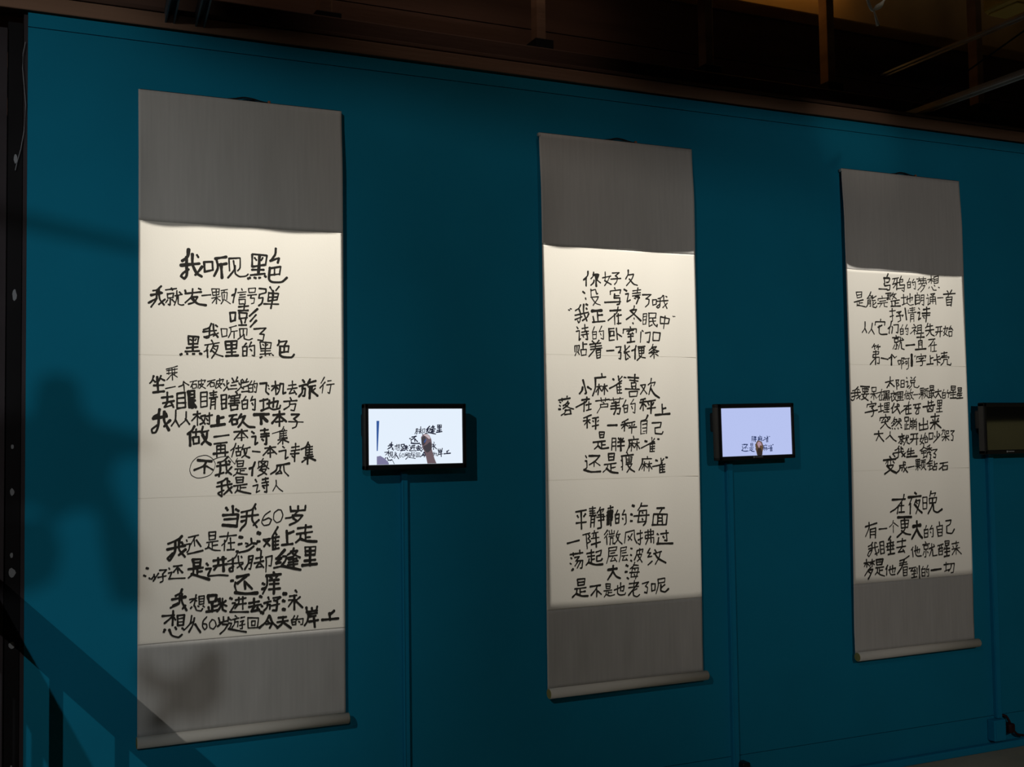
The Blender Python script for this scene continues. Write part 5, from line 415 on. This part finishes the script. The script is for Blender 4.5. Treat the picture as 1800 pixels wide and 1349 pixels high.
def make_scroll(xl, xr, dz, text, label, joins, seed):
    rng = random.Random(seed)
    t = thing('hanging_scroll', label, 'scroll', ((xl + xr) / 2, -.02, .49), 'calligraphy scrolls on the teal wall')
    zt = ZT + dz
    nx, nz = 72, 120
    joint_z = 2.257 if xl < 1 else 2.262 if xl < 3 else 2.243      # where the head cloth meets the paper
    us = [q / nx - .10 * math.sin(2 * math.pi * q / nx) / (2 * math.pi) for q in range(nx + 1)]
    levels = [zt + (ZB - .005 - zt) * j / nz for j in range(nz + 1)]
    def sheet_point(u, zz):
        y = sheet_y(xl + SW * u, zz, xl)
        # soft ripples in the cloth at foot and head
        foot = (1 - sst(.60, .84, zz)) * sst(ZB, ZB + .12, zz)
        y -= foot * .0030 * math.sin(34 * u + seed) * math.sin(9 * u + 2 * seed)
        head = sst(2.27, 2.4, zz) * (1 - sst(2.55, 2.70, zz))
        y -= head * .0016 * math.sin(26 * u + 2 * seed) * math.sin(7 * u + seed)
        return (xl + (xr - xl) * u, y, zz)
    for nm, za, zb_, mt in (('mounting_cloth', 9, joint_z, M['mount']), ('paper_sheet', joint_z, .830, M['paper']), ('mounting_cloth', .830, -9, M['mount'])):
        bm = nb(); cut = []
        lv = [zz for zz in levels if zb_ < zz < za]
        lv = ([za] if za < 5 else []) + lv + ([zb_] if zb_ > 0 else [])
        rows_ = [[bm.verts.new(sheet_point(u, zz)) for u in us] for zz in lv]
        for A, B in zip(rows_, rows_[1:]):
            for i in range(nx): bm.faces.new((A[i], A[i + 1], B[i + 1], B[i]))
        o = link(nm, bm, mt, t, True)
        so = o.modifiers.new('thickness', 'SOLIDIFY'); so.thickness = .0007; so.offset = 0
    for zj in joins:      # where two sheets of paper overlap
        bm = nb(); n = 60
        a = [bm.verts.new((xl + SW * i / n, sheet_y(xl + SW * i / n, zj, xl) - .0006, zj + .0010)) for i in range(n + 1)]
        b = [bm.verts.new((xl + SW * i / n, sheet_y(xl + SW * i / n, zj, xl) - .0006, zj - .0010)) for i in range(n + 1)]
        for i in range(n): bm.faces.new((a[i], a[i + 1], b[i + 1], b[i]))
        link('paper_join', bm, M['seam'], t)
    # top rod, its corner tabs, cord and copper clip
    bm = nb(); box(bm, (xl + .006, -.0205, zt - .012), (xr - .002, -.008, zt + .003), .002); link('top_rod', bm, M['rod'], t)
    if xl > 1: bm = nb(); box(bm, (xl - .004, -.026, zt - .014), (xl + .006, -.010, zt - .001), .002); link('rod_tab', bm, M['mount'], t)
    xm = xl + .30
    bm = nb(); tube(bm, smooth_line([Vector(q) for q in ((xm, -.015, zt + .002), (xm + .03, -.014, zt + .007), (xm + .055, -.014, zt + .0135), (xm + .085, -.014, zt + .013), (xm + .115, -.014, zt + .007), (xm + .145, -.015, zt + .003))], .01), .0024, 8)
    tube(bm, smooth_line([Vector(q) for q in ((xm + .02, -.017, zt + .003), (xm + .06, -.019, zt + .008), (xm + .10, -.018, zt + .006), (xm + .14, -.017, zt + .003))], .01), .0014, 8)
    link('hanging_cord', bm, M['cord'], t, True)
    bm = nb(); box(bm, (xm + .142, -.021, zt), (xm + .152, -.012, zt + .010), .002); link('cord_clip', bm, M['clip'], t)
    # roller at the foot, wrapped in the same paper
    bm = nb(); tube(bm, [(xl - .003, -.040, .514), (xr + .004, -.040, .514)], .0195, 28); ro = link('bottom_roller', bm, M['paper'], t, True)
    for xa, xb in ((xl - .0045, xl - .0025), (xr + .0035, xr + .0055)):
        bm = nb(); tube(bm, [(xa, -.040, .514), (xb, -.040, .514)], .0185, 24)
        tube(bm, [(xa - .0008, -.040, .514), (xb + .0008, -.040, .514)], .008, 16)
        link('end_cap', bm, M['knob'], ro)
    # the poem: one mesh per line of verse
    place = lambda x, y, lf: (xl + x / 1000, sheet_y(xl + x / 1000, ZT - y / 1000, xl) - lf, ZT - y / 1000)
    rows = parse(text)
    lift = .0008
    for row in rows:
        bm = nb(); bc = None
        for ch, strokes in row:
            for wd, P in strokes:
                tgt = bm
                if ch in '圈勾':
                    if bc is None: bc = nb()
                    tgt = bc
                lift += .0000012
                brush(tgt, P, wd * (1.08 if xl > 1 and xl < 3 else 1.03 if xl > 3 else 1.1), place, lift, rng)
        link('verse_line', bm, M['ink'], t)
        if bc is not None: link('correction_ring', bc, M['ink'], t)
    return rows

rows_a = make_scroll(.4320, 1.1440, 0.004, WRITING['a'], 'wide lit scroll at left whose poem has one circled character', (1.801, 1.318), 3)
rows_b = make_scroll(1.9496, 2.6680, 0.007, WRITING['b'], 'middle scroll whose three verses stand brightly lit between the two glowing screens', (1.830, 1.335), 11)
rows_c = make_scroll(3.4700, 4.1860, -0.004, WRITING['c'], 'dimmest scroll at right beside the dark screen', (1.812, 1.333), 23)

# ------------------------------------------------------------------ screens on the wall
YS = -.10
def flat(bm, pts, place, lift):
    bm.faces.new([bm.verts.new(place(x, y, lift)) for x, y in pts])

def make_screen(x0, x1, z1, z0, sx0, sx1, sz1, sz0, roll, glassmat, label, badgex, badgew, badgemat):
    t = thing('display_screen', label, 'screen', ((x0 + x1) / 2, -.02, z0), 'video screens beside the scrolls')
    cx, cz = (x0 + x1) / 2, (z0 + z1) / 2
    rot = Matrix.Translation((cx, 0, cz)) @ Matrix.Rotation(-roll, 4, 'Y') @ Matrix.Translation((-cx, 0, -cz))
    def put(name, bm, m, par): bm.transform(rot); return link(name, bm, m, par)
    bm = nb()   # bezel: four bars round the picture
    yb, yf = YS + .034, YS - .004
    box(bm, (x0, yf, sz1), (x1, yb, z1), .004); box(bm, (x0, yf, z0), (x1, yb, sz0), .004)
    box(bm, (x0, yf, z0), (sx0, yb, z1), .004); box(bm, (sx1, yf, z0), (x1, yb, z1), .004)
    put('bezel', bm, M['black'], t)
    bm = nb(); box(bm, (x0 + .006, YS + .006, z0 + .006), (x1 - .006, YS + .030, z1 - .006), .004); put('back_shell', bm, M['black'], t)
    bm = nb(); box(bm, (x0 + .004, YS + .030, z0 + .12), (x1 - .02, YS + .060, z1 - .035), .006); put('rear_housing', bm, M['black'], t)
    bm = nb(); box(bm, (x0 + .13, YS + .058, z0 + .03), (x0 + .23, -.003, z1 - .07), .003); put('wall_mount', bm, M['dull'], t)
    bm = nb(); box(bm, (sx0 - .001, YS, sz0 - .001), (sx1 + .001, YS + .006, sz1 + .001)); pic = put('picture', bm, glassmat, t)
    bm = nb(); xb = badgex
    for i, q in enumerate([1.5, .8, .9, .7, .9, .8, .9, .6]):
        wq = badgew / 9 * q * .9
        h = .0075 if i == 0 else .0045
        zc = (z0 + sz0) / 2 + .002
        box(bm, (xb, yf - .0006, zc - h / 2), (xb + wq * .8, yf + .001, zc + h / 2)); xb += badgew / 9 * (q + .15)
    if badgew: put('badge', bm, badgemat, t)
    else: bm.free()
    place = lambda x, y, lf: rot @ Vector((sx0 + x / 1000, YS - lf, sz1 - y / 1000))
    return t, pic, place

scr_white = emit('screen_glow_white', (0.78, 0.87, 0.98))
scr_lav = emit('screen_glow_lavender', (0.47, 0.54, 0.86))
px_ink = emit('screen_ink', (0.012, 0.014, 0.035)); px_ink2 = emit('screen_ink_blue', (0.02, 0.035, 0.12))
px_blue = emit('screen_blue', (0.035, 0.10, 0.33)); px_skin = emit('screen_skin', (0.15, 0.105, 0.12)); px_skin_d = emit('screen_skin_dark', (0.055, 0.05, 0.06))
px_pale = emit('screen_pale', (0.55, 0.45, 0.47)); px_mauve = emit('screen_mauve', (0.20, 0.19, 0.33)); px_brown = emit('screen_brown', (0.11, 0.065, 0.035)); px_brown_d = emit('screen_brown_dark', (0.03, 0.02, 0.018)); px_rose = emit('screen_rose', (0.42, 0.27, 0.33))

def curvy(P, n=6):
    P = [Vector(p) for p in P]; out = []
    for i in range(len(P)):
        a, b, c, d = P[i - 1], P[i], P[(i + 1) % len(P)], P[(i + 2) % len(P)]
        for j in range(n):
            t = j / n
            out.append(0.5 * ((2 * b) + (c - a) * t + (2 * a - 5 * b + 4 * c - d) * t * t + (3 * b - a - 3 * c + d) * t ** 3))
    return out

t1, pic1, pl1 = make_screen(1.1975, 1.5900, 1.6325, 1.3940, 1.2135, 1.5745, 1.6136, 1.4125, 0, scr_white, 'bright white screen showing a hand writing between left and middle scroll', 1.42, 0, M['badge'])
rng = random.Random(5)
def mini(rows, mp, pic, place, m, k, keep=None):
    for row in rows:
        bm = nb(); lf = .0004; used = False
        for idx, (ch, st) in enumerate(row):
            if keep and not keep(ch): continue
            for wd, P in st:
                brush(bm, [mp(x, y) for x, y in P], wd * k * 1.25, place, lf, rng); lf += .000001; used = True
        if used: link('screen_writing', bm, m, pic)
        else: bm.free()
mp1 = lambda x, y: (58.2 + (x - 77.6) * .4177, 165.8 + 4.8 * (x - 77.6) / 610 - (1805.9 + 49 * (x - 77.6) / 610 - y) * .413)
mini([r for r in rows_a[-2:]], mp1, pic1, pl1, px_ink, .40, lambda c: c not in '天')
mini([rows_a[-3]], mp1, pic1, pl1, px_ink, .40, lambda c: c == '还')
mini([rows_a[-4]], mp1, pic1, pl1, px_ink, .40, lambda c: c in '脚缝里')
def shape(name, P, m, pic, place, lf, smooth=True):
    bm = nb(); flat(bm, [(q.x, q.y) for q in (curvy(P) if smooth else [Vector(p) for p in P])], place, lf); link(name, bm, m, pic)
shape('screen_ruler', [(29, 43), (39.5, 43), (33, 151), (29, 151)], px_blue, pic1, pl1, .0012, False)
shape('screen_arm', [(29, 171), (43, 169), (62, 181), (74, 195), (74, 200.5), (29, 200.5)], px_mauve, pic1, pl1, .0012, False)
shape('screen_hand', [(198, 104), (205, 95), (213, 91), (224, 93), (231, 98), (238, 112), (240, 128), (239, 145), (244, 165), (250, 184), (257, 200.5), (222, 200.5), (217, 178), (212, 160), (204, 142), (200, 128)], px_skin, pic1, pl1, .0014, False)
shape('screen_hand', [(200, 108), (212, 100), (216, 112), (214, 126), (205, 134), (200, 126)], px_skin_d, pic1, pl1, .0018)
shape('screen_hand', [(206, 138), (218, 132), (233, 122), (238, 134), (236, 150), (222, 160), (212, 152)], px_skin_d, pic1, pl1, .0018)
shape('screen_hand', [(208, 96), (216, 93), (228, 97), (234, 108), (228, 110), (218, 102)], px_pale, pic1, pl1, .0020)
bm = nb(); brush(bm, [(211, 122), (217, 112)], 4.0, pl1, .0023, rng); link('screen_pen', bm, px_blue, pic1)
bm = nb(); brush(bm, [(69, 188), (78, 184), (88, 187), (94, 199)], 2.2, pl1, .0023, rng); link('screen_glasses', bm, px_ink, pic1)

t2, pic2, pl2 = make_screen(2.7105, 3.1050, 1.6333, 1.3980, 2.7325, 3.0895, 1.6145, 1.4147, math.radians(.75), scr_lav, 'lavender screen showing a small brown hand between middle and right scroll', 2.885, .055, M['badge'])
mp2 = lambda x, y: (95 + (x - 172.6) * .4195, 165.3 + 2.7 * (x - 172.6) / 392 - (1307.7 + 8.6 * (x - 172.6) / 392 - y) * .436)
mini([rows_b[9]], mp2, pic2, pl2, px_ink2, .42)
mini([rows_b[8]], lambda x, y: (mp2(x, y)[0], mp2(x, y)[1] - 2), pic2, pl2, px_ink2, .42, lambda c: c in '胖麻雀')
shape('screen_hand', [(166, 157), (172, 144), (180, 137), (192, 140), (201, 145), (206, 158), (206, 172), (202, 186), (200, 199.5), (174, 199.5), (169, 180)], px_brown, pic2, pl2, .0014, False)
shape('screen_hand', [(176, 150), (184, 142), (196, 148), (198, 160), (190, 158), (186, 170), (180, 162)], px_rose, pic2, pl2, .0018)
shape('screen_hand', [(174, 182), (182, 166), (192, 170), (200, 186), (198, 199), (176, 199)], px_brown_d, pic2, pl2, .0018)

t3, pic3, pl3 = make_screen(4.2075, 4.6000, 1.6370, 1.3940, 4.2260, 4.5840, 1.6170, 1.4140, 0, M['glass'], 'dark switched-off screen cut by the right frame edge', 4.345, .055, M['pale'])

# ------------------------------------------------------------------ cable trunkings down the wall
def trunking(x, wd, zt, zb, label):
    t = thing('cable_trunking', label, 'cable trunking', (x + wd / 2, -.01, zb), 'teal painted trunkings under the screens')
    bm = nb(); box(bm, (x, -.020, zb), (x + wd, 0, zt), .002); link('cover', bm, M['trunk'], t)
    bm = nb(); box(bm, (x + .002, -.0235, zb), (x + .006, -.019, zt - .01), .001); link('cover_ridge', bm, M['trunk'], t)
    return t
trunking(1.3640, .0235, 1.385, .02, 'narrow teal trunking below the bright white screen')
tt = trunking(2.8110, .0300, 1.385, .06, 'teal trunking below the lavender screen')
bm = nb(); box(bm, (2.835, -.05, .085), (2.875, 0, .135), .006); tag(settle(link('power_plug', bm, M['black'])), 'black plug at the foot of the trunking under the lavender screen', 'plug')
trunking(4.3150, .034, 1.42, .145, 'teal trunking below the dark screen')
ob = thing('socket_box', 'teal painted socket box low on the wall at far right', 'socket box', (4.31, -.02, .045))
bm = nb(); box(bm, (4.270, -.045, .045), (4.345, 0, .143), .005); link('body', bm, M['trunk'], ob)
bm = nb(); box(bm, (4.278, -.048, .053), (4.337, -.044, .135), .002); link('face_plate', bm, M['trunk'], ob)
bm = nb(); box(bm, (4.356, -.055, .075), (4.395, -.002, .12), .008)
tube(bm, smooth_line([Vector(q) for q in ((4.350, -.012, .155), (4.372, -.02, .15), (4.385, -.03, .12), (4.40, -.03, .09), (4.43, -.03, .06), (4.47, -.03, .05))], .01), .006, 8)
tag(settle(link('plug_lead', bm, M['plug'], None, True)), 'dark red plug and lead right of the socket box', 'plug')

# ------------------------------------------------------------------ lamps' housings, out of the picture above and beside it
for n, (lx, en, quad) in enumerate(FRAMING):
    L = Vector((lx, FRAME_Y, FRAME_Z))
    cx = sum(q[0] for q in quad) / 4; aim = Vector((cx, -.022, 1.62)); hot = Vector((cx + (.18, .02, -.08)[n], -.022, (2.13, 2.06, 2.06)[n]))
    ax = (aim - L).normalized()
    spot('framing_lamp', L, hot, en, WARM, 50, .0010, 1.0)
    label = ['framing spotlight aimed at the left scroll', 'framing spotlight aimed at the middle scroll', 'framing spotlight aimed at the right scroll'][n]
    t = thing('framing_spotlight', label, 'spotlight', L + Vector((0, 0, .25)), 'framing spotlights under the lighting bar')
    sx = ax.cross(Vector((0, 0, 1))).normalized(); sy = sx.cross(ax).normalized()
    # four shutter blades close in on the beam
    D0 = .40
    pts = []
    xl = (.4320, 1.9496, 3.4700)[n]
    def hit(d, x, zz):
        P = Vector((x, sheet_y(x, zz, xl) * .0 - .026, zz)); v = P - L
        v = v * (d / v.dot(ax)); return Vector((v.dot(sx), v.dot(sy)))
    R = .27
    for b in range(4):
        d = D0 + .004 * b
        A = hit(d, *quad[b]); B = hit(d, *quad[(b + 1) % 4])
        e = (B - A).normalized(); nrm = Vector((-e.y, e.x))
        if nrm.dot(A) < 0: nrm = -nrm
        P = [A - e * .16, B + e * .16, B + e * .16 + nrm * .17, A - e * .16 + nrm * .17]
        bm = nb()
        f0 = [bm.verts.new(L + sx * q.x + sy * q.y + ax * d) for q in P]; f1 = [bm.verts.new(L + sx * q.x + sy * q.y + ax * (d + .001)) for q in P]
        bm.faces.new(f0); bm.faces.new(list(reversed(f1)))
        for i in range(4): bm.faces.new((f0[i], f0[(i + 1) % 4], f1[(i + 1) % 4], f1[i]))
        link('shutter_blade', bm, M['black'], t)
    bm = nb()
    tube(bm, [L - ax * .12, L - ax * .10, L + ax * .02, L + ax * .06], lambda q: .06 + .03 * q, 20, False)
    link('lamp_housing', bm, M['black'], t)
    bm = nb(); tube(bm, [L + Vector((0, 0, .06)), L + Vector((0, 0, .2455))], .012, 10); link('yoke', bm, M['black'], t)
bm = nb(); tube(bm, [(-1.5, FRAME_Y, FRAME_Z + .27), (6.5, FRAME_Y, FRAME_Z + .27)], .024, 14)
tag(settle(link('lighting_bar', bm, M['dull'])), 'black lighting bar carrying the framing spotlights', 'lighting bar')

for x, y, zz, ln, lb in ((3.45, .36, 3.86, .8, 'short warm tube light above the ochre rail'), (1.45, .235, 3.50, 2.2, 'long added fill tube under the roof behind the wall at left'), (4.4, .235, 3.92, 1.4, 'dim added fill tube under the roof behind the wall at right')):  # the two loft tubes are added fill, their trays only dressing
    t = thing('tube_light', lb, 'light', (x, y, zz + .03), 'tube lights under the roof')
    bm = nb(); box(bm, (x - ln / 2, y - .03, zz + .03), (x + ln / 2, y + .03, zz + .06), .006); link('tray', bm, M['white'], t)
    for sx in (-1, 1):
        bm = nb(); tube(bm, [(x + sx * ln * .4, y, zz + .06), (x + sx * ln * .4, y, 5.1)], .003, 6); link('hanger', bm, M['dull'], t)
# room lamp with its top leaf set to the upper edge of the wall
rl = thing('room_light', 'black room light facing the right scroll with its top leaf lowered', 'spotlight', L_RIGHT + Vector((0, 0, .2)))
ax = (Vector((4.6, 0, 1.9)) - L_RIGHT).normalized()
bm = nb(); tube(bm, [L_RIGHT - ax * .25, L_RIGHT - ax * .06], .09, 20); link('lamp_housing', bm, M['black'], rl)
a = L_RIGHT + (Vector((0.5, 0, 2.935)) - L_RIGHT) * .12; b = L_RIGHT + (Vector((7.5, 0, 2.935)) - L_RIGHT) * .12
bm = nb(); box(bm, (0, 0, 0), (1, 1, 1))
for v in bm.verts:
    k = v.co.copy(); v.co = a + (b - a) * k.x + Vector((0, .002, 0)) * k.y + Vector((0, 0, .45)) * k.z
link('barn_door', bm, M['black'], rl)

# wash lamp at the back left: a can with one top leaf that shades the upper wall
wl = thing('wash_light', 'black wash light far back at the left with its top leaf lowered', 'spotlight', L_WASH + Vector((0, 0, .2)))
ax = (Vector((2.0, 0, 1.5)) - L_WASH).normalized()
bm = nb(); tube(bm, [L_WASH - ax * .25, L_WASH - ax * .02], .09, 20); link('lamp_housing', bm, M['black'], wl)
P1 = Vector((.522, 0, 2.919)); P2 = Vector((1.967, 0, 2.726))
a = L_WASH + (P1 - L_WASH) * .075; b = L_WASH + (P2 - L_WASH) * .075
e = (b - a); nup = e.cross(ax).normalized()
if nup.z < 0: nup = -nup
bm = nb(); q = [a - e * .02, b + e * 2.2, b + e * 2.2 + nup * .5, a - e * .02 + nup * .5]
f0 = [bm.verts.new(v) for v in q]; f1 = [bm.verts.new(v + ax * .002) for v in q]
bm.faces.new(f0); bm.faces.new(list(reversed(f1)))
for i in range(4): bm.faces.new((f0[i], f0[(i + 1) % 4], f1[(i + 1) % 4], f1[i]))
link('barn_door', bm, M['black'], wl)

sl = thing('side_light', 'small side light on a stand left of the camera', 'spotlight', (-1.0, -7.0, 0))
bm = nb(); tube(bm, [(-1.0, -7.0, .02), (-1.0, -7.0, 2.80)], .014, 12); link('stand', bm, M['black'], sl)
ax = (Vector((.3, 0, 1.5)) - L_SIDE).normalized()
bm = nb(); tube(bm, [L_SIDE - ax * .16, L_SIDE - ax * .01], .05, 18); link('lamp_housing', bm, M['black'], sl)
for k in range(3):
    q = 2.1 * k + .3
    bm = nb(); tube(bm, [(-1.0, -7.0, .30), (-1.0 + .38 * math.cos(q), -7.0 + .38 * math.sin(q), .012)], .010, 8); link('leg', bm, M['black'], sl)

# made-up board before the side light, shaped to shadow the wall's left end
fl = thing('shadow_board', 'dark board added before the side light to shadow the wall', 'flag', (-.62, -4.76, 0))
T = .32
def on_shadow_board(x, zz, dt=0.0):
    P = Vector((x, 0, zz)); return L_SIDE + (P - L_SIDE) * (T + dt)
def shadow_piece(poly):
    bm = nb(); f0 = [bm.verts.new(on_shadow_board(x, q)) for x, q in poly]; f1 = [bm.verts.new(on_shadow_board(x, q, .0015)) for x, q in poly]
    bm.faces.new(f0); bm.faces.new(list(reversed(f1)))
    m_ = len(poly)
    for i in range(m_): bm.faces.new((f0[i], f0[(i + 1) % m_], f1[(i + 1) % m_], f1[i]))
    link('shadow_panel', bm, M['black'], fl)
shadow_piece([(-.3, 2.33), (.0, 2.285), (.45, 2.19), (.45, 2.14), (.0, 2.215), (-.3, 2.25)])
shadow_piece([(.10, 1.60), (.118, 1.70), (.15, 1.735), (.21, 1.735), (.25, 1.70), (.262, 1.62), (.30, 1.57), (.44, 1.535), (.50, 1.50), (.50, 1.46), (.37, 1.45), (.35, 1.39), (.38, 1.30), (.31, 1.27), (.24, 1.285), (.18, 1.25), (.10, 1.30), (-.2, 1.30), (-.2, 1.57)])
shadow_piece([(.30, 1.31), (.38, 1.31), (.46, 1.14), (.48, .95), (.36, .97), (.33, 1.08)])
shadow_piece([(-.2, 1.31), (.17, 1.26), (.20, 1.16), (.18, 1.06), (.10, 1.02), (-.2, 1.04)])
shadow_piece([(.44, .80), (.50, .72), (.58, .71), (.66, .80), (.72, .78), (.72, .62), (.64, .55), (.56, .58), (.50, .52), (.47, .56), (.52, .64), (.44, .70)])
bm = nb(); pb = on_shadow_board(-.18, 1.2); tube(bm, [(pb.x, pb.y, .02), (pb.x, pb.y, on_shadow_board(-.1, 2.3).z)], .008, 8); link('shadow_stand', bm, M['black'], fl)
bm = nb(); tube(bm, [(pb.x, pb.y, .012), (pb.x - .001, pb.y, .03)], .14, 18); link('foot', bm, M['black'], fl)

# handrail with balusters at right angles to the wall, just left of the picture
hr = thing('handrail', 'dark handrail with balusters running out from the wall left of the picture', 'railing', (-.06, -1.0, 0))
bm = nb(); box(bm, (-.085, -2.3, 1.0), (-.048, -.012, 1.14), .006); link('top_rail', bm, M['dull'], hr)
bm = nb(); box(bm, (-.085, -2.3, .10), (-.055, -.012, .13), .004); link('bottom_rail', bm, M['dull'], hr)
for y in (-.42, -.72, -.95, -1.22, -1.47, -1.72, -1.97, -2.28):
    bm = nb(); box(bm, (-.082, y - .013, .12), (-.056, y + .013, 1.01), .002); link('baluster', bm, M['dull'], hr)
for y in (-.42, -2.28):
    bm = nb(); box(bm, (-.095, y - .02, 0), (-.055, y + .02, .11), .003); link('foot', bm, M['dull'], hr)

# low board added across the room for its reflection in the dark screen
bm = nb(); box(bm, (7.6, -7.0, 0), (7.68, -.9, 1.58), .005)
tag(settle(link('added_partition', bm, M['olive'])), 'low olive partition added at right to reflect in the dark screen', 'partition')
